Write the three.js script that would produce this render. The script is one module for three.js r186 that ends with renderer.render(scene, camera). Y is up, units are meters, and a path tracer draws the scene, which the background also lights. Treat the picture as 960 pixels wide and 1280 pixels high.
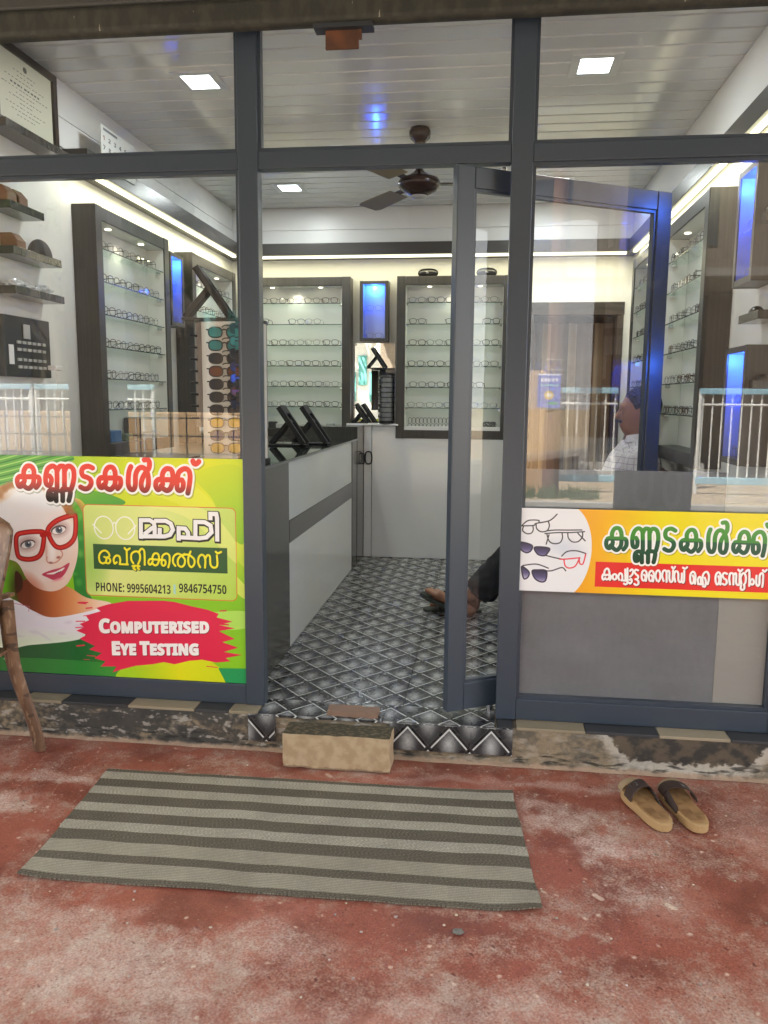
import * as THREE from 'three';
import { RoundedBoxGeometry } from 'three/addons/geometries/RoundedBoxGeometry.js';
import { mergeGeometries, mergeVertices } from 'three/addons/utils/BufferGeometryUtils.js';
import { RectAreaLightUniformsLib } from 'three/addons/lights/RectAreaLightUniformsLib.js';
import { createNoise2D, createNoise3D } from 'simplex-noise';

// ---------------------------------------------------------------- camera, sky, sun, exposure
const scene = new THREE.Scene();
const camera = new THREE.PerspectiveCamera(65.13, 0.75, 0.05, 400);
camera.position.set(0, 1.391, 3.05);
camera.rotation.set(-0.1404, 0.1236, 0.0085, 'YXZ');

const SUN = new THREE.Vector3(-0.4, 0.84, -0.36).normalize();
// hazy tropical sky: bright white haze, pale blue overhead, thin broken cloud
{
  const W = 512, H = 256, data = new Float32Array(W * H * 4), noise = createNoise3D((() => { let q = 77; return () => (q = (q * 16807) % 2147483647) / 2147483647; })());
  for (let j = 0; j < H; j++) for (let i = 0; i < W; i++) {
    const up = ((j + 0.5) / H - 0.5) * Math.PI, a = ((i + 0.5) / W - 0.5) * 2 * Math.PI, x = Math.cos(a) * Math.cos(up), y = Math.sin(up), z = Math.sin(a) * Math.cos(up);
    const h = Math.max(0, y), k = 1 / (h + 0.25); let c = 0; for (let o = 0, f = 1.2, g = 0.5; o < 5; o++, f *= 2.1, g *= 0.5) c += g * noise(x * k * f, o * 3.3, z * k * f);
    const cloud = Math.min(1, Math.max(0, 0.55 + 1.1 * c)), haze = Math.pow(1 - h, 2.2);
    const air = [0.34 + 0.24 * haze, 0.42 + 0.18 * haze, 0.56 + 0.03 * haze], w = [0.645, 0.655, 0.665], t = 0.35 + 0.5 * cloud;
    for (let q = 0; q < 3; q++) data[(j * W + i) * 4 + q] = air[q] * (1 - t) + w[q] * t;
    data[(j * W + i) * 4 + 3] = 1;
  }
  const sky = new THREE.DataTexture(data, W, H, THREE.RGBAFormat, THREE.FloatType);
  sky.mapping = THREE.EquirectangularReflectionMapping; sky.minFilter = sky.magFilter = THREE.LinearFilter; sky.needsUpdate = true;
  scene.background = sky; scene.environment = sky;
}

const sun = new THREE.DirectionalLight(new THREE.Color(1, 0.93, 0.8), 4.8);
sun.position.copy(SUN).multiplyScalar(40);
sun.castShadow = true;
Object.assign(sun.shadow.camera, { left: -25, right: 25, top: 25, bottom: -25, near: 1, far: 90 });
sun.shadow.mapSize.set(2048, 2048);
scene.add(sun, sun.target);

const renderer = new THREE.WebGLRenderer({ antialias: true });
renderer.setSize(768, 1024);
renderer.shadowMap.enabled = true;
renderer.toneMapping = THREE.LinearToneMapping;
renderer.toneMappingExposure = 7.8;
RectAreaLightUniformsLib.init();
const LAMP = 16, STRIP = 4.2, SPOT = 0.018, BLUE = 0.036; // ceiling panels, light strips, rack spots, blue niche lamps

// ---------------------------------------------------------------- helpers
let seedValue = 20240;
const rnd = () => { seedValue = (seedValue * 1664525 + 1013904223) >>> 0; return seedValue / 4294967296; };
const rr = (a, b) => a + (b - a) * rnd();
const pick = (a) => a[Math.floor(rnd() * a.length)];
const n2 = createNoise2D(rnd), n3 = createNoise3D(rnd);
const fbm = (x, y, o = 5) => { let s = 0, a = 0.5; for (let i = 0; i < o; i++) { s += a * n2(x, y); x = x * 2.03 + 7.1; y = y * 2.03 + 3.7; a *= 0.5; } return s; };
const clamp = (x, a = 0, b = 1) => Math.min(b, Math.max(a, x)), mix = (a, b, t) => a + (b - a) * t;
const smooth = (a, b, x) => { const t = clamp((x - a) / (b - a)); return t * t * (3 - 2 * t); };
const V = (x, y, z) => new THREE.Vector3(x, y, z);

const used = new Map();
function numbered(name) { const n = used.get(name) ?? 0; used.set(name, n + 1); return n ? name + '_' + String(n).padStart(3, '0') : name; }
function thing(name, label, category, [x, y, z] = [0, 0, 0], turn = 0, group) {
  const o = new THREE.Group();
  o.name = numbered(name); o.position.set(x, y, z); o.rotation.y = turn;
  o.userData = { label, category };
  if (group) o.userData.group = group;
  scene.add(o);
  return o;
}
function part(parent, name, geometry, material, label) {
  const m = new THREE.Mesh(geometry, material);
  m.name = name; m.castShadow = m.receiveShadow = true;
  if (label) m.userData.label = label;
  parent.add(m);
  return m;
}
function structure(name, geometry, material) {
  const m = new THREE.Mesh(geometry, material);
  m.name = numbered(name); m.userData.kind = 'structure'; m.castShadow = m.receiveShadow = true;
  scene.add(m);
  return m;
}
function single(name, label, category, geometry, material, group, at) {
  const m = new THREE.Mesh(geometry, material);
  m.name = numbered(name); m.userData = { label, category }; m.castShadow = m.receiveShadow = true;
  if (group) m.userData.group = group;
  if (at) m.position.set(...at);
  scene.add(m);
  return m;
}
function copyOf(root, [x, y, z], turn, label, group) {
  const r = root.clone();
  r.name = numbered(root.name.replace(/_\d{3}$/, ''));
  r.userData = { ...root.userData };
  r.position.set(x, y, z); r.rotation.set(0, turn, 0);
  if (label) r.userData.label = label;
  if (group) r.userData.group = group;
  scene.add(r);
  return r;
}
// texture coordinates in metres, one plane per face direction
function metres(g, k = 1) {
  g = g.index ? g.toNonIndexed() : g;
  const p = g.attributes.position, n = g.attributes.normal, uv = new Float32Array(p.count * 2);
  for (let i = 0; i < p.count; i++) {
    const ax = Math.abs(n.getX(i)), ay = Math.abs(n.getY(i)), az = Math.abs(n.getZ(i));
    const [u, v] = ay >= ax && ay >= az ? [p.getX(i), -p.getZ(i)] : ax >= az ? [p.getZ(i), p.getY(i)] : [p.getX(i), p.getY(i)];
    uv[2 * i] = u * k; uv[2 * i + 1] = v * k;
  }
  g.setAttribute('uv', new THREE.BufferAttribute(uv, 2));
  return g;
}
// a box given by its limits, edges slightly rounded when r > 0
function box(x0, x1, y0, y1, z0, z1, r = 0) {
  const w = x1 - x0, h = y1 - y0, d = z1 - z0;
  const g = r > 0 ? new RoundedBoxGeometry(w, h, d, 2, Math.min(r, w / 2.2, h / 2.2, d / 2.2)) : new THREE.BoxGeometry(w, h, d);
  g.translate((x0 + x1) / 2, (y0 + y1) / 2, (z0 + z1) / 2);
  return metres(g);
}
const merge = (list) => mergeGeometries(list.map((g) => { const q = g.index ? g.toNonIndexed() : g; for (const k of Object.keys(q.attributes)) if (!['position', 'normal', 'uv'].includes(k)) q.deleteAttribute(k); return q; }));
const tube = (pts, r, seg = 16, radial = 6, closed = false) => new THREE.TubeGeometry(new THREE.CatmullRomCurve3(pts.map((p) => (p.isVector3 ? p : V(...p))), closed), seg, r, radial, closed);
const bar = (a, b, r, radial = 8) => { a = V(...a); b = V(...b); const g = new THREE.CylinderGeometry(r, r, a.distanceTo(b), radial); g.applyQuaternion(new THREE.Quaternion().setFromUnitVectors(V(0, 1, 0), b.clone().sub(a).normalize())); const c = a.add(b).multiplyScalar(0.5); g.translate(c.x, c.y, c.z); return g; };
// a bent sheet with thickness: f(u, v) gives its middle surface
function sheet(f, nu, nv, t) {
  const P = [], I = [], N = [], at = (u, v) => V(...f(u, v)), e = 1e-3;
  for (const s of [1, -1]) for (let j = 0; j <= nv; j++) for (let i = 0; i <= nu; i++) {
    const u = i / nu, v = j / nv;
    const du = at(Math.min(1, u + e), v).sub(at(Math.max(0, u - e), v)), dv = at(u, Math.min(1, v + e)).sub(at(u, Math.max(0, v - e)));
    const n = du.cross(dv).normalize(), p = at(u, v).addScaledVector(n, s * t / 2);
    P.push(p.x, p.y, p.z);
  }
  const w = nu + 1, k = w * (nv + 1);
  for (let j = 0; j < nv; j++) for (let i = 0; i < nu; i++) { const a = j * w + i, b = a + 1, c = a + w, d = c + 1; I.push(a, b, d, a, d, c, k + a, k + d, k + b, k + a, k + c, k + d); }
  const edge = (a, b) => I.push(a, k + a, k + b, a, k + b, b);
  for (let i = 0; i < nu; i++) { edge(i, i + 1); edge(nv * w + i + 1, nv * w + i); }
  for (let j = 0; j < nv; j++) { edge((j + 1) * w, j * w); edge(j * w + nu, (j + 1) * w + nu); }
  let g = new THREE.BufferGeometry();
  g.setAttribute('position', new THREE.Float32BufferAttribute(P, 3)); g.setIndex(I);
  g = g.toNonIndexed(); g.computeVertexNormals();
  // smooth inside each face set, hard at the rim
  const uv = new Float32Array(g.attributes.position.count * 2); g.setAttribute('uv', new THREE.BufferAttribute(uv, 2));
  return metres(creased(g));
}
function creased(g, angle = 0.8) {
  const p = g.attributes.position, n = g.attributes.normal, map = new Map(), key = (i) => [p.getX(i), p.getY(i), p.getZ(i)].map((v) => Math.round(v * 2e4)).join();
  for (let i = 0; i < p.count; i++) { const k = key(i); (map.get(k) ?? map.set(k, []).get(k)).push(i); }
  const out = new Float32Array(p.count * 3), a = V(), b = V(), s = V(), c = Math.cos(angle);
  for (const list of map.values()) for (const i of list) {
    a.fromBufferAttribute(n, i); s.set(0, 0, 0);
    for (const j of list) { b.fromBufferAttribute(n, j); if (a.dot(b) > c) s.add(b); }
    s.normalize().toArray(out, i * 3);
  }
  g.setAttribute('normal', new THREE.BufferAttribute(out, 3));
  return g;
}
// surface of a distance field by naive surface nets
function field(fn, lo, hi, cell) {
  const n = lo.map((l, i) => Math.ceil((hi[i] - l) / cell) + 1), S = new Float32Array(n[0] * n[1] * n[2]), id = (i, j, k) => i + n[0] * (j + n[1] * k);
  for (let k = 0; k < n[2]; k++) for (let j = 0; j < n[1]; j++) for (let i = 0; i < n[0]; i++) S[id(i, j, k)] = fn(lo[0] + i * cell, lo[1] + j * cell, lo[2] + k * cell);
  const at = new Int32Array(S.length).fill(-1), P = [], I = [];
  const E = [[0, 1], [2, 3], [4, 5], [6, 7], [0, 2], [1, 3], [4, 6], [5, 7], [0, 4], [1, 5], [2, 6], [3, 7]];
  for (let k = 0; k < n[2] - 1; k++) for (let j = 0; j < n[1] - 1; j++) for (let i = 0; i < n[0] - 1; i++) {
    const c = []; for (let q = 0; q < 8; q++) c.push(S[id(i + (q & 1), j + ((q >> 1) & 1), k + (q >> 2))]);
    const inside = c.filter((v) => v < 0).length;
    if (!inside || inside === 8) continue;
    let x = 0, y = 0, z = 0, m = 0;
    for (const [a, b] of E) if (c[a] < 0 !== c[b] < 0) { const t = c[a] / (c[a] - c[b]); x += mix(a & 1, b & 1, t); y += mix((a >> 1) & 1, (b >> 1) & 1, t); z += mix(a >> 2, b >> 2, t); m++; }
    at[id(i, j, k)] = P.length / 3;
    P.push(lo[0] + (i + x / m) * cell, lo[1] + (j + y / m) * cell, lo[2] + (k + z / m) * cell);
  }
  const quad = (a, b, c, d, flip) => { if (a < 0 || b < 0 || c < 0 || d < 0) return; flip ? I.push(a, c, b, a, d, c) : I.push(a, b, c, a, c, d); };
  for (let k = 1; k < n[2] - 1; k++) for (let j = 1; j < n[1] - 1; j++) for (let i = 1; i < n[0] - 1; i++) {
    const s = S[id(i, j, k)] < 0;
    if (s !== S[id(i + 1, j, k)] < 0) quad(at[id(i, j - 1, k - 1)], at[id(i, j, k - 1)], at[id(i, j, k)], at[id(i, j - 1, k)], !s);
    if (s !== S[id(i, j + 1, k)] < 0) quad(at[id(i - 1, j, k - 1)], at[id(i - 1, j, k)], at[id(i, j, k)], at[id(i, j, k - 1)], !s);
    if (s !== S[id(i, j, k + 1)] < 0) quad(at[id(i - 1, j - 1, k)], at[id(i, j - 1, k)], at[id(i, j, k)], at[id(i - 1, j, k)], !s);
  }
  const g = new THREE.BufferGeometry();
  g.setAttribute('position', new THREE.Float32BufferAttribute(P, 3)); g.setIndex(I); g.computeVertexNormals();
  g.setAttribute('uv', new THREE.BufferAttribute(new Float32Array(P.length / 3 * 2), 2));
  return g;
}
const smin = (a, b, k) => { const h = clamp(0.5 + 0.5 * (b - a) / k); return mix(b, a, h) - k * h * (1 - h); };
const capsule = (p, a, b, ra, rb) => { const ab = [b[0] - a[0], b[1] - a[1], b[2] - a[2]], ap = [p[0] - a[0], p[1] - a[1], p[2] - a[2]], t = clamp((ap[0] * ab[0] + ap[1] * ab[1] + ap[2] * ab[2]) / (ab[0] ** 2 + ab[1] ** 2 + ab[2] ** 2)); return Math.hypot(ap[0] - ab[0] * t, ap[1] - ab[1] * t, ap[2] - ab[2] * t) - mix(ra, rb, t); };
const ellipsoid = (p, c, r) => { const x = (p[0] - c[0]) / r[0], y = (p[1] - c[1]) / r[1], z = (p[2] - c[2]) / r[2], l = Math.hypot(x, y, z); return (l - 1) * Math.min(...r); };

// ---------------------------------------------------------------- textures
function pixelMap(w, h, fn, srgb = true) {
  const data = new Uint8Array(w * h * 4);
  for (let y = 0; y < h; y++) for (let x = 0; x < w; x++) { const c = fn(x / w, y / h, x, y), i = (y * w + x) * 4; for (let k = 0; k < 3; k++) data[i + k] = clamp(Array.isArray(c) ? c[k] : c, 0, 255); data[i + 3] = 255; }
  const t = new THREE.DataTexture(data, w, h);
  t.magFilter = t.minFilter = THREE.LinearFilter; t.wrapS = t.wrapT = THREE.RepeatWrapping;
  if (srgb) t.colorSpace = THREE.SRGBColorSpace;
  t.needsUpdate = true;
  return t;
}
function canvasMap(w, h, draw) {
  const c = document.createElement('canvas'); c.width = w; c.height = h;
  draw(c.getContext('2d'), w, h);
  const t = new THREE.CanvasTexture(c); t.colorSpace = THREE.SRGBColorSpace; t.wrapS = t.wrapT = THREE.RepeatWrapping;
  return t;
}
const lerp3 = (a, b, t) => [mix(a[0], b[0], t), mix(a[1], b[1], t), mix(a[2], b[2], t)];
const std = (r, g, b, roughness = 0.6, more = {}) => { const m = new THREE.MeshPhysicalMaterial({ roughness, ...more }); m.color.setRGB(r, g, b); return m; };
const grain = pixelMap(256, 256, (u, v, x, y) => 128 + 90 * n2(x * 0.35, y * 0.35) * 0.5 + 60 * (rnd() - 0.5), false);
const grainAt = (k) => { const t = grain.clone(); t.repeat.set(k, k); t.needsUpdate = true; return t; };
const smudge = pixelMap(512, 512, (u, v) => { const s = fbm(u * 6, v * 6, 5) * 0.6 + fbm(u * 30, v * 4, 3) * 0.4; return 150 + 90 * s; }, false);
const smudgeAt = (k) => { const t = smudge.clone(); t.repeat.set(k, k); t.needsUpdate = true; return t; };
// lettering strokes and print shapes, millimetres from the top left corner of each sign
const INK = {
  green: [[339,105,339,86,346,71,355,67,365,70,372,85,374,107,373,132,363,148,355,150,345,143,336,133],[341,111,329,106,321,114,319,128,324,141,332,144,340,135,343,121],[324,108,358,107,385,107,392,116,392,133,383,147],[426,102,432,114,431,132,424,138,416,132,413,113,414,94,420,76,432,66,443,71,449,86,453,152],[449,86,456,69,465,67,473,77,477,151],[474,85,480,69,492,67,502,78,506,102,504,129,500,149],[452,159,438,153,427,160,425,177,429,189,437,187,438,175,431,168],[449,152,452,194],[472,151,474,193],[467,158,483,151,497,156,497,175,494,192],[565,71,551,64,535,69,530,84,535,99,550,106,560,114,563,128,555,144,543,147,530,141],[608,103,607,84,614,70,623,66,632,69,639,84,641,106,641,130,631,146,623,148,613,141,605,131],[610,109,598,105,589,112,588,126,593,139,601,142,608,133,612,119],[593,107,626,106,652,105,659,114,659,131,651,145],[689,63,684,84,685,125,691,143,699,147,705,142,708,124,707,94,713,72,725,65,737,73,746,92,750,123,746,144,738,149,729,141,727,124,730,102,739,82,747,67,748,48,742,36,731,37],[792,106,794,84,801,71,810,68,820,74,826,90,826,114,821,138,811,147,799,140,791,130],[795,111,784,107,775,115,774,133,782,144,788,140,795,123],[779,108,815,108,856,109],[842,108,843,84,852,71,865,67,876,75,882,95,882,126,878,155],[842,110,842,131,846,143,854,146,862,137,861,117,855,109],[886,39,890,47,898,49,905,41]],
  white: [[317,248,319,230,327,222,334,229,337,247,334,260,327,264,321,259],[323,249,314,245,311,256,315,265,322,259],[314,247,331,246,340,248,342,258,339,265],[355,242,362,246,362,258,356,263,350,259,349,247,355,242],[373,263,369,252,374,239,381,241,384,251,384,264],[381,265,396,266],[396,266,393,223],[401,219,403,271,397,280,391,277],[411,228,417,222,422,228,420,241,412,250],[411,262,416,259,419,267,414,276,407,272],[440,225,431,223,427,231,433,240,441,247,440,256,432,259],[436,260,443,267,443,277,435,281,429,277],[462,241,468,249,465,262,458,261,454,249,455,232,462,224,470,230,472,242,470,264],[488,242,494,250,491,263,484,262,480,250,481,233,488,225,496,231,498,243,496,265],[510,262,504,245,507,227,514,223,520,233,521,252,516,265],[534,262,528,244,530,226,537,222,543,230,545,265],[543,230,548,223,553,228,554,251,559,264,566,259,566,221],[561,208,567,214,572,207],[576,263,571,243,573,226,580,224,585,232,587,256,593,264,598,258,598,231],[598,258,604,266,607,256,606,221],[601,209,608,213,615,207],[637,237,642,249,640,265,633,267,629,253,629,234,635,224,642,226,647,239,647,268],[658,266,656,252,661,242,666,247,668,267],[658,269,676,270],[675,267,672,245,676,228,686,222,694,233,695,251,692,268],[680,244,685,258,683,277,676,277],[728,237,732,249,730,265,724,267,719,253,719,234,725,223,732,225,737,239,737,268],[758,227,748,224,743,233,748,244,757,250,759,261,753,268,745,265],[771,266,767,245,769,226,776,224,781,231,783,266],[781,231,787,224,791,230,792,258,798,267,804,262,803,223],[797,210,804,216,811,209],[811,262,807,240,812,225,819,223,825,236,825,256,820,266],[810,269,810,281,816,285,822,280,822,269],[824,217,830,210,836,217,839,269],[847,243,853,248,854,259,849,264,842,259,842,249,847,243],[862,230,863,258,869,268,874,260,873,231,879,220,885,227,886,258,885,271],[883,209,890,214,896,207]],
  red: [[211,85,213,64,224,47,236,43,248,47,256,62,255,87,251,114,236,132,225,134,213,127,203,115],[212,91,198,86,185,94,182,110,187,125,196,127,207,117,214,102],[191,88,234,87,270,87,278,96,275,115,262,130],[323,82,330,95,326,114,317,121,307,114,305,93,309,72,318,52,336,42,349,47,355,64,352,136],[355,64,366,45,379,42,387,53,384,135],[387,63,398,44,413,42,425,54,427,81,421,111,413,132],[350,144,333,137,318,145,312,164,316,177,327,175,330,161,321,154],[347,136,346,182],[376,135,374,181],[369,143,391,135,408,140,406,161,400,180],[507,46,490,40,469,45,460,61,465,78,483,85,496,94,498,110,486,127,469,131,453,124],[558,82,560,62,570,46,582,41,594,45,601,60,601,85,598,111,583,129,573,131,560,124,551,113],[560,89,545,84,533,92,530,108,535,122,545,124,555,115,561,99],[539,86,581,85,616,85,623,94,621,113,609,127],[668,38,659,61,655,106,661,125,671,130,680,124,685,105,687,71,698,48,714,40,729,49,738,70,739,104,732,126,721,132,711,123,709,104,716,81,730,59,743,42,746,21,739,9,725,10],[795,85,800,61,811,46,824,43,836,49,841,67,839,93,830,120,815,130,800,123,791,112],[799,91,785,86,772,95,769,114,777,127,787,122,798,104],[779,88,824,87,878,87],[859,87,864,61,877,47,894,42,908,51,912,73,908,106,901,138],[859,89,857,112,860,126,871,128,881,118,883,97,876,87],[925,11,929,20,938,22,949,13]],
  yellow: [[541,407,550,413,546,429,533,434,521,426,519,404,529,387,545,381,559,389,563,403,553,409],[554,409,564,415,566,425,559,433,549,432],[593,428,584,433,581,415,591,401,604,402,609,417,606,435],[606,435,641,435],[637,435,638,376],[629,368,638,376,651,369],[664,429,656,415,657,394,667,383,681,380,692,389,693,411,684,432],[660,441,672,439,690,441],[672,440,664,449,672,456],[688,440,682,448,688,454],[690,381,700,369,710,373,713,389,712,434],[841,434,832,421,833,401,843,388,856,384,869,389,881,384],[864,393,853,407,853,429,867,437,879,426,881,406,871,394],[869,391,888,386,903,389,920,405,920,424,908,437,897,425,896,399,906,373],[944,436,936,417,940,395,951,385,962,391,966,410,964,437],[967,399,975,386,985,391,987,422,997,435,1011,433,1016,418,1014,386],[1010,371,1018,377,1032,371],[744,409,748,395,754,387,762,385,770,389,773,399,772,415,766,430,757,435,748,431,742,424],[747,412,738,409,730,415,728,426,733,433,739,430,746,420],[734,410,763,411,797,412],[785,411,788,396,796,388,807,385,816,391,818,404,816,423,811,441],[785,412,783,425,786,433,792,435,799,429,800,417,795,412]],
  bold: [[700,319,702,252,739,251,756,261,759,277,758,316],[700,318,766,316],[720,305,746,284,757,280],[766,253,806,252,827,263,835,287,822,308,800,315,779,316,780,290],[858,322,859,280,886,281,897,296,898,312],[871,317,932,318],[927,318,929,253,967,253,991,266,994,293,973,314,947,318],[991,236,991,219,1015,219,1018,235,1017,321]],
};
const ARTL = {
  panel: [459,194,1094,191,1089,569,459,568],
  gbox: [495,355,1057,355,1055,458,492,455],
  phone: [497,508,1052,504,496,529,1049,527],
  cmp: [504,706,976,656,554,803,931,762],
  brush: [548,605,634,587,787,580,833,583,902,598,971,610,1017,625,1008,640,1074,655,1016,671,1083,682,1016,697,1082,726,1029,742,1095,762,1035,783,1111,791,1043,808,1062,821,1001,829,943,820,885,828,826,845,779,838,731,850,659,860,599,878,556,894,575,867,505,871,528,848,480,836,513,813,458,800,485,784,419,756,451,738,406,722,441,706,422,693,464,675,450,656,516,635,497,622],
  glas: [544,286,527,210,635,287,527,210],
  face: [93,171,131,137,184,122,270,126,344,143,383,180,414,240,428,305,431,371,419,438,390,507,353,544,305,560,247,549,202,513,165,447,113,426,79,394],
  neck: [156,544,231,506,374,536,456,579,562,601,477,648,355,683,234,664,169,626],
  shirt: [67,595,140,603,223,647,307,670,465,637,562,604,543,645,451,696,424,756,203,793,53,807],
  hairL: [96,132,166,122,129,159,92,187],
  hairR: [348,181,382,191,420,229,414,245,391,240,375,213],
  gl1: [165,335,202,317,278,312,285,332,274,388,255,416,219,428,178,424,164,402],
  gl2: [304,301,344,264,414,240,425,256,419,322,397,356,361,374,333,369,311,336],
  bridge: [277,326,295,315,309,320],
  eye1: [187,371,214,353,240,361,213,375],
  eye2: [324,305,349,285,377,287,350,316],
  nose: [296,342,281,421,300,437,336,427,357,413,346,396],
  mouth: [268,489,310,470,351,458,390,437,374,474,349,502,320,512,291,502],
  teeth: [286,487,327,476,369,456,351,475,321,487],
  hairside: [151,481,179,503,179,548,157,572,146,561],
  darkgreen: [53,809,424,756,563,880,777,886,942,895,45,943],
  yel: [623,877,896,827,1013,845,1069,906,729,907],
  teal: [1070,868,1145,867,1144,910,1092,911],
  swoosh: [755,139,914,169,1048,231,1152,395,1153,350,1060,198,937,124],
  stripe: [103,24,377,3,92,200,189,186],
  leaf: [439,169,487,145,569,155,661,186,461,202],
  mid: [450,202,456,579,574,615,432,580,428,419],
  credit: [56,863,155,876],
};
const ARTR = {
  red: [284,197,905,200,911,291,285,287],
  circ: [213,-1,252,62,272,148,259,236,210,312],
  g: [[5,69,29,48,66,46,69,52],[5,69,50,66,59,58,108,46,135,21],[12,72,10,87,26,98,43,95,49,81,47,68],[59,60,62,78,78,89,100,85,108,66,104,49],[93,96,135,91,159,90,189,89,238,84],[100,97,109,123,126,133,149,129,158,111,156,92],[177,91,180,110,195,124,217,122,231,104,231,86],[108,100,99,136],[214,91,242,119],[99,85,134,81,179,80,228,78],[15,221,65,214,110,228],[80,237,120,238,160,224,175,236],[158,180,177,162,211,158,246,167],[98,179,128,186,168,193]],
  sun: [[-2,134,17,132,47,143,43,163,26,171,5,159],[57,149,110,151,104,172,91,181,68,175],[10,226,28,234,40,249,34,267,19,270],[50,241,70,236,103,239,102,275,84,282,61,269]],
  redg: [[151,192,173,191,220,185,223,188,209,217,187,225,172,216,167,194],[223,188,226,206,238,206,246,170]],
};

// ---------------------------------------------------------------- materials
const M = {
  frame: std(0.04, 0.054, 0.076, 0.36, { clearcoat: 0.25, clearcoatRoughness: 0.25 }),
  frameDark: std(0.02, 0.024, 0.03, 0.6),
  glass: new THREE.MeshPhysicalMaterial({ color: 0xffffff, transmission: 1, thickness: 0, roughness: 0, ior: 1.78 }),
  doorGlass: new THREE.MeshPhysicalMaterial({ color: 0xffffff, transmission: 1, thickness: 0, roughness: 0, ior: 1.6 }),
  wall: std(0.76, 0.76, 0.74, 0.42, { bumpMap: grainAt(6), bumpScale: 0.0004 }),
  wallGloss: std(0.74, 0.74, 0.74, 0.16, { roughnessMap: smudgeAt(1.5) }),
  cream: std(0.66, 0.62, 0.54, 0.5, { bumpMap: grainAt(6), bumpScale: 0.0004 }),
  plank: std(0.6, 0.61, 0.6, 0.2),
  band: std(0.055, 0.052, 0.05, 0.3, { roughnessMap: null }),
  white: std(0.78, 0.78, 0.77, 0.35),
  black: std(0.012, 0.012, 0.013, 0.32),
  blackMatt: std(0.016, 0.016, 0.017, 0.7),
  chrome: std(0.62, 0.62, 0.63, 0.22, { metalness: 1 }),
  plaster: std(0.3, 0.28, 0.24, 0.95, { bumpMap: grainAt(4), bumpScale: 0.003 }),
  roof: std(0.2, 0.19, 0.17, 0.95, { bumpMap: grainAt(3), bumpScale: 0.004 }),
};
const glow = (r, g, b) => { const m = new THREE.MeshStandardMaterial({ color: 0x000000, roughness: 1 }); m.emissive.setRGB(r, g, b); return m; };

// dark laminate with faint streaks
const laminate = pixelMap(512, 512, (u, v, x, y) => { const s = fbm(u * 60, v * 1.5, 4) * 0.6 + fbm(u * 6, v * 3, 3) * 0.4; const k = 62 + s * 16; return [k * 1.03, k, k * 0.97]; });
M.laminate = new THREE.MeshPhysicalMaterial({ map: laminate, roughness: 0.2, clearcoat: 0.3, clearcoatRoughness: 0.12 });
M.rackFrame = new THREE.MeshPhysicalMaterial({ map: laminate, roughness: 0.34 });

// ---------------------------------------------------------------- verandah floor: red oxide cement, worn and dusty
const FX0 = -3.6, FX1 = 2.6, FZ0 = 0.06, FZ1 = 3.75;
const blobs = []; // pale lime stains and bare patches where the photograph has them: x, z, rx, rz, strength
for (const b of [[-1.66, 0.62, 0.13, 0.05, 1], [-1.83, 0.85, 0.1, 0.12, 0.9], [-1.5, 0.42, 0.25, 0.05, 0.7], [0.28, 0.5, 0.16, 0.06, 0.8], [0.22, 0.42, 0.1, 0.04, 0.7], [0.42, 0.66, 0.12, 0.05, 0.9], [0.86, 0.5, 0.06, 0.2, 0.7], [0.95, 0.4, 0.1, 0.2, 0.5], [0.98, 1.0, 0.14, 0.1, 0.9], [0.5, 0.9, 0.16, 0.1, 0.4], [-0.9, 1.35, 0.35, 0.16, 0.65], [-0.35, 1.55, 0.4, 0.14, 0.6], [-0.5, 1.2, 0.18, 0.08, 0.5], [-1.1, 1.2, 0.25, 0.1, 0.5], [0.05, 1.4, 0.3, 0.1, 0.55], [0.6, 1.45, 0.3, 0.2, 0.45], [-0.1, 0.25, 0.6, 0.03, 0.5], [0.3, 0.23, 0.3, 0.04, 0.7]]) blobs.push(b);
const reds = [[-1.55, 0.9, 0.16, 0.2, 1], [-1.5, 0.52, 0.3, 0.05, 0.8], [0.25, 0.62, 0.06, 0.08, 0.9], [0.25, 0.75, 0.08, 0.1, 0.9], [0.75, 0.85, 0.2, 0.1, 0.8], [0.42, 1.05, 0.12, 0.12, 0.8], [-0.1, 1.1, 0.5, 0.04, 0.6], [-0.8, 1.1, 0.35, 0.05, 0.7], [0.05, 1.22, 0.1, 0.05, 0.7], [-0.55, 1.48, 0.04, 0.05, 0.8], [-0.18, 1.5, 0.06, 0.06, 0.6], [-0.2, 0.28, 0.4, 0.03, 0.7], [0.45, 0.3, 0.25, 0.06, 0.8]];
const FW = 2048, FH = 1218;
const floorRough = new Uint8Array(FW * FH * 4);
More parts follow.
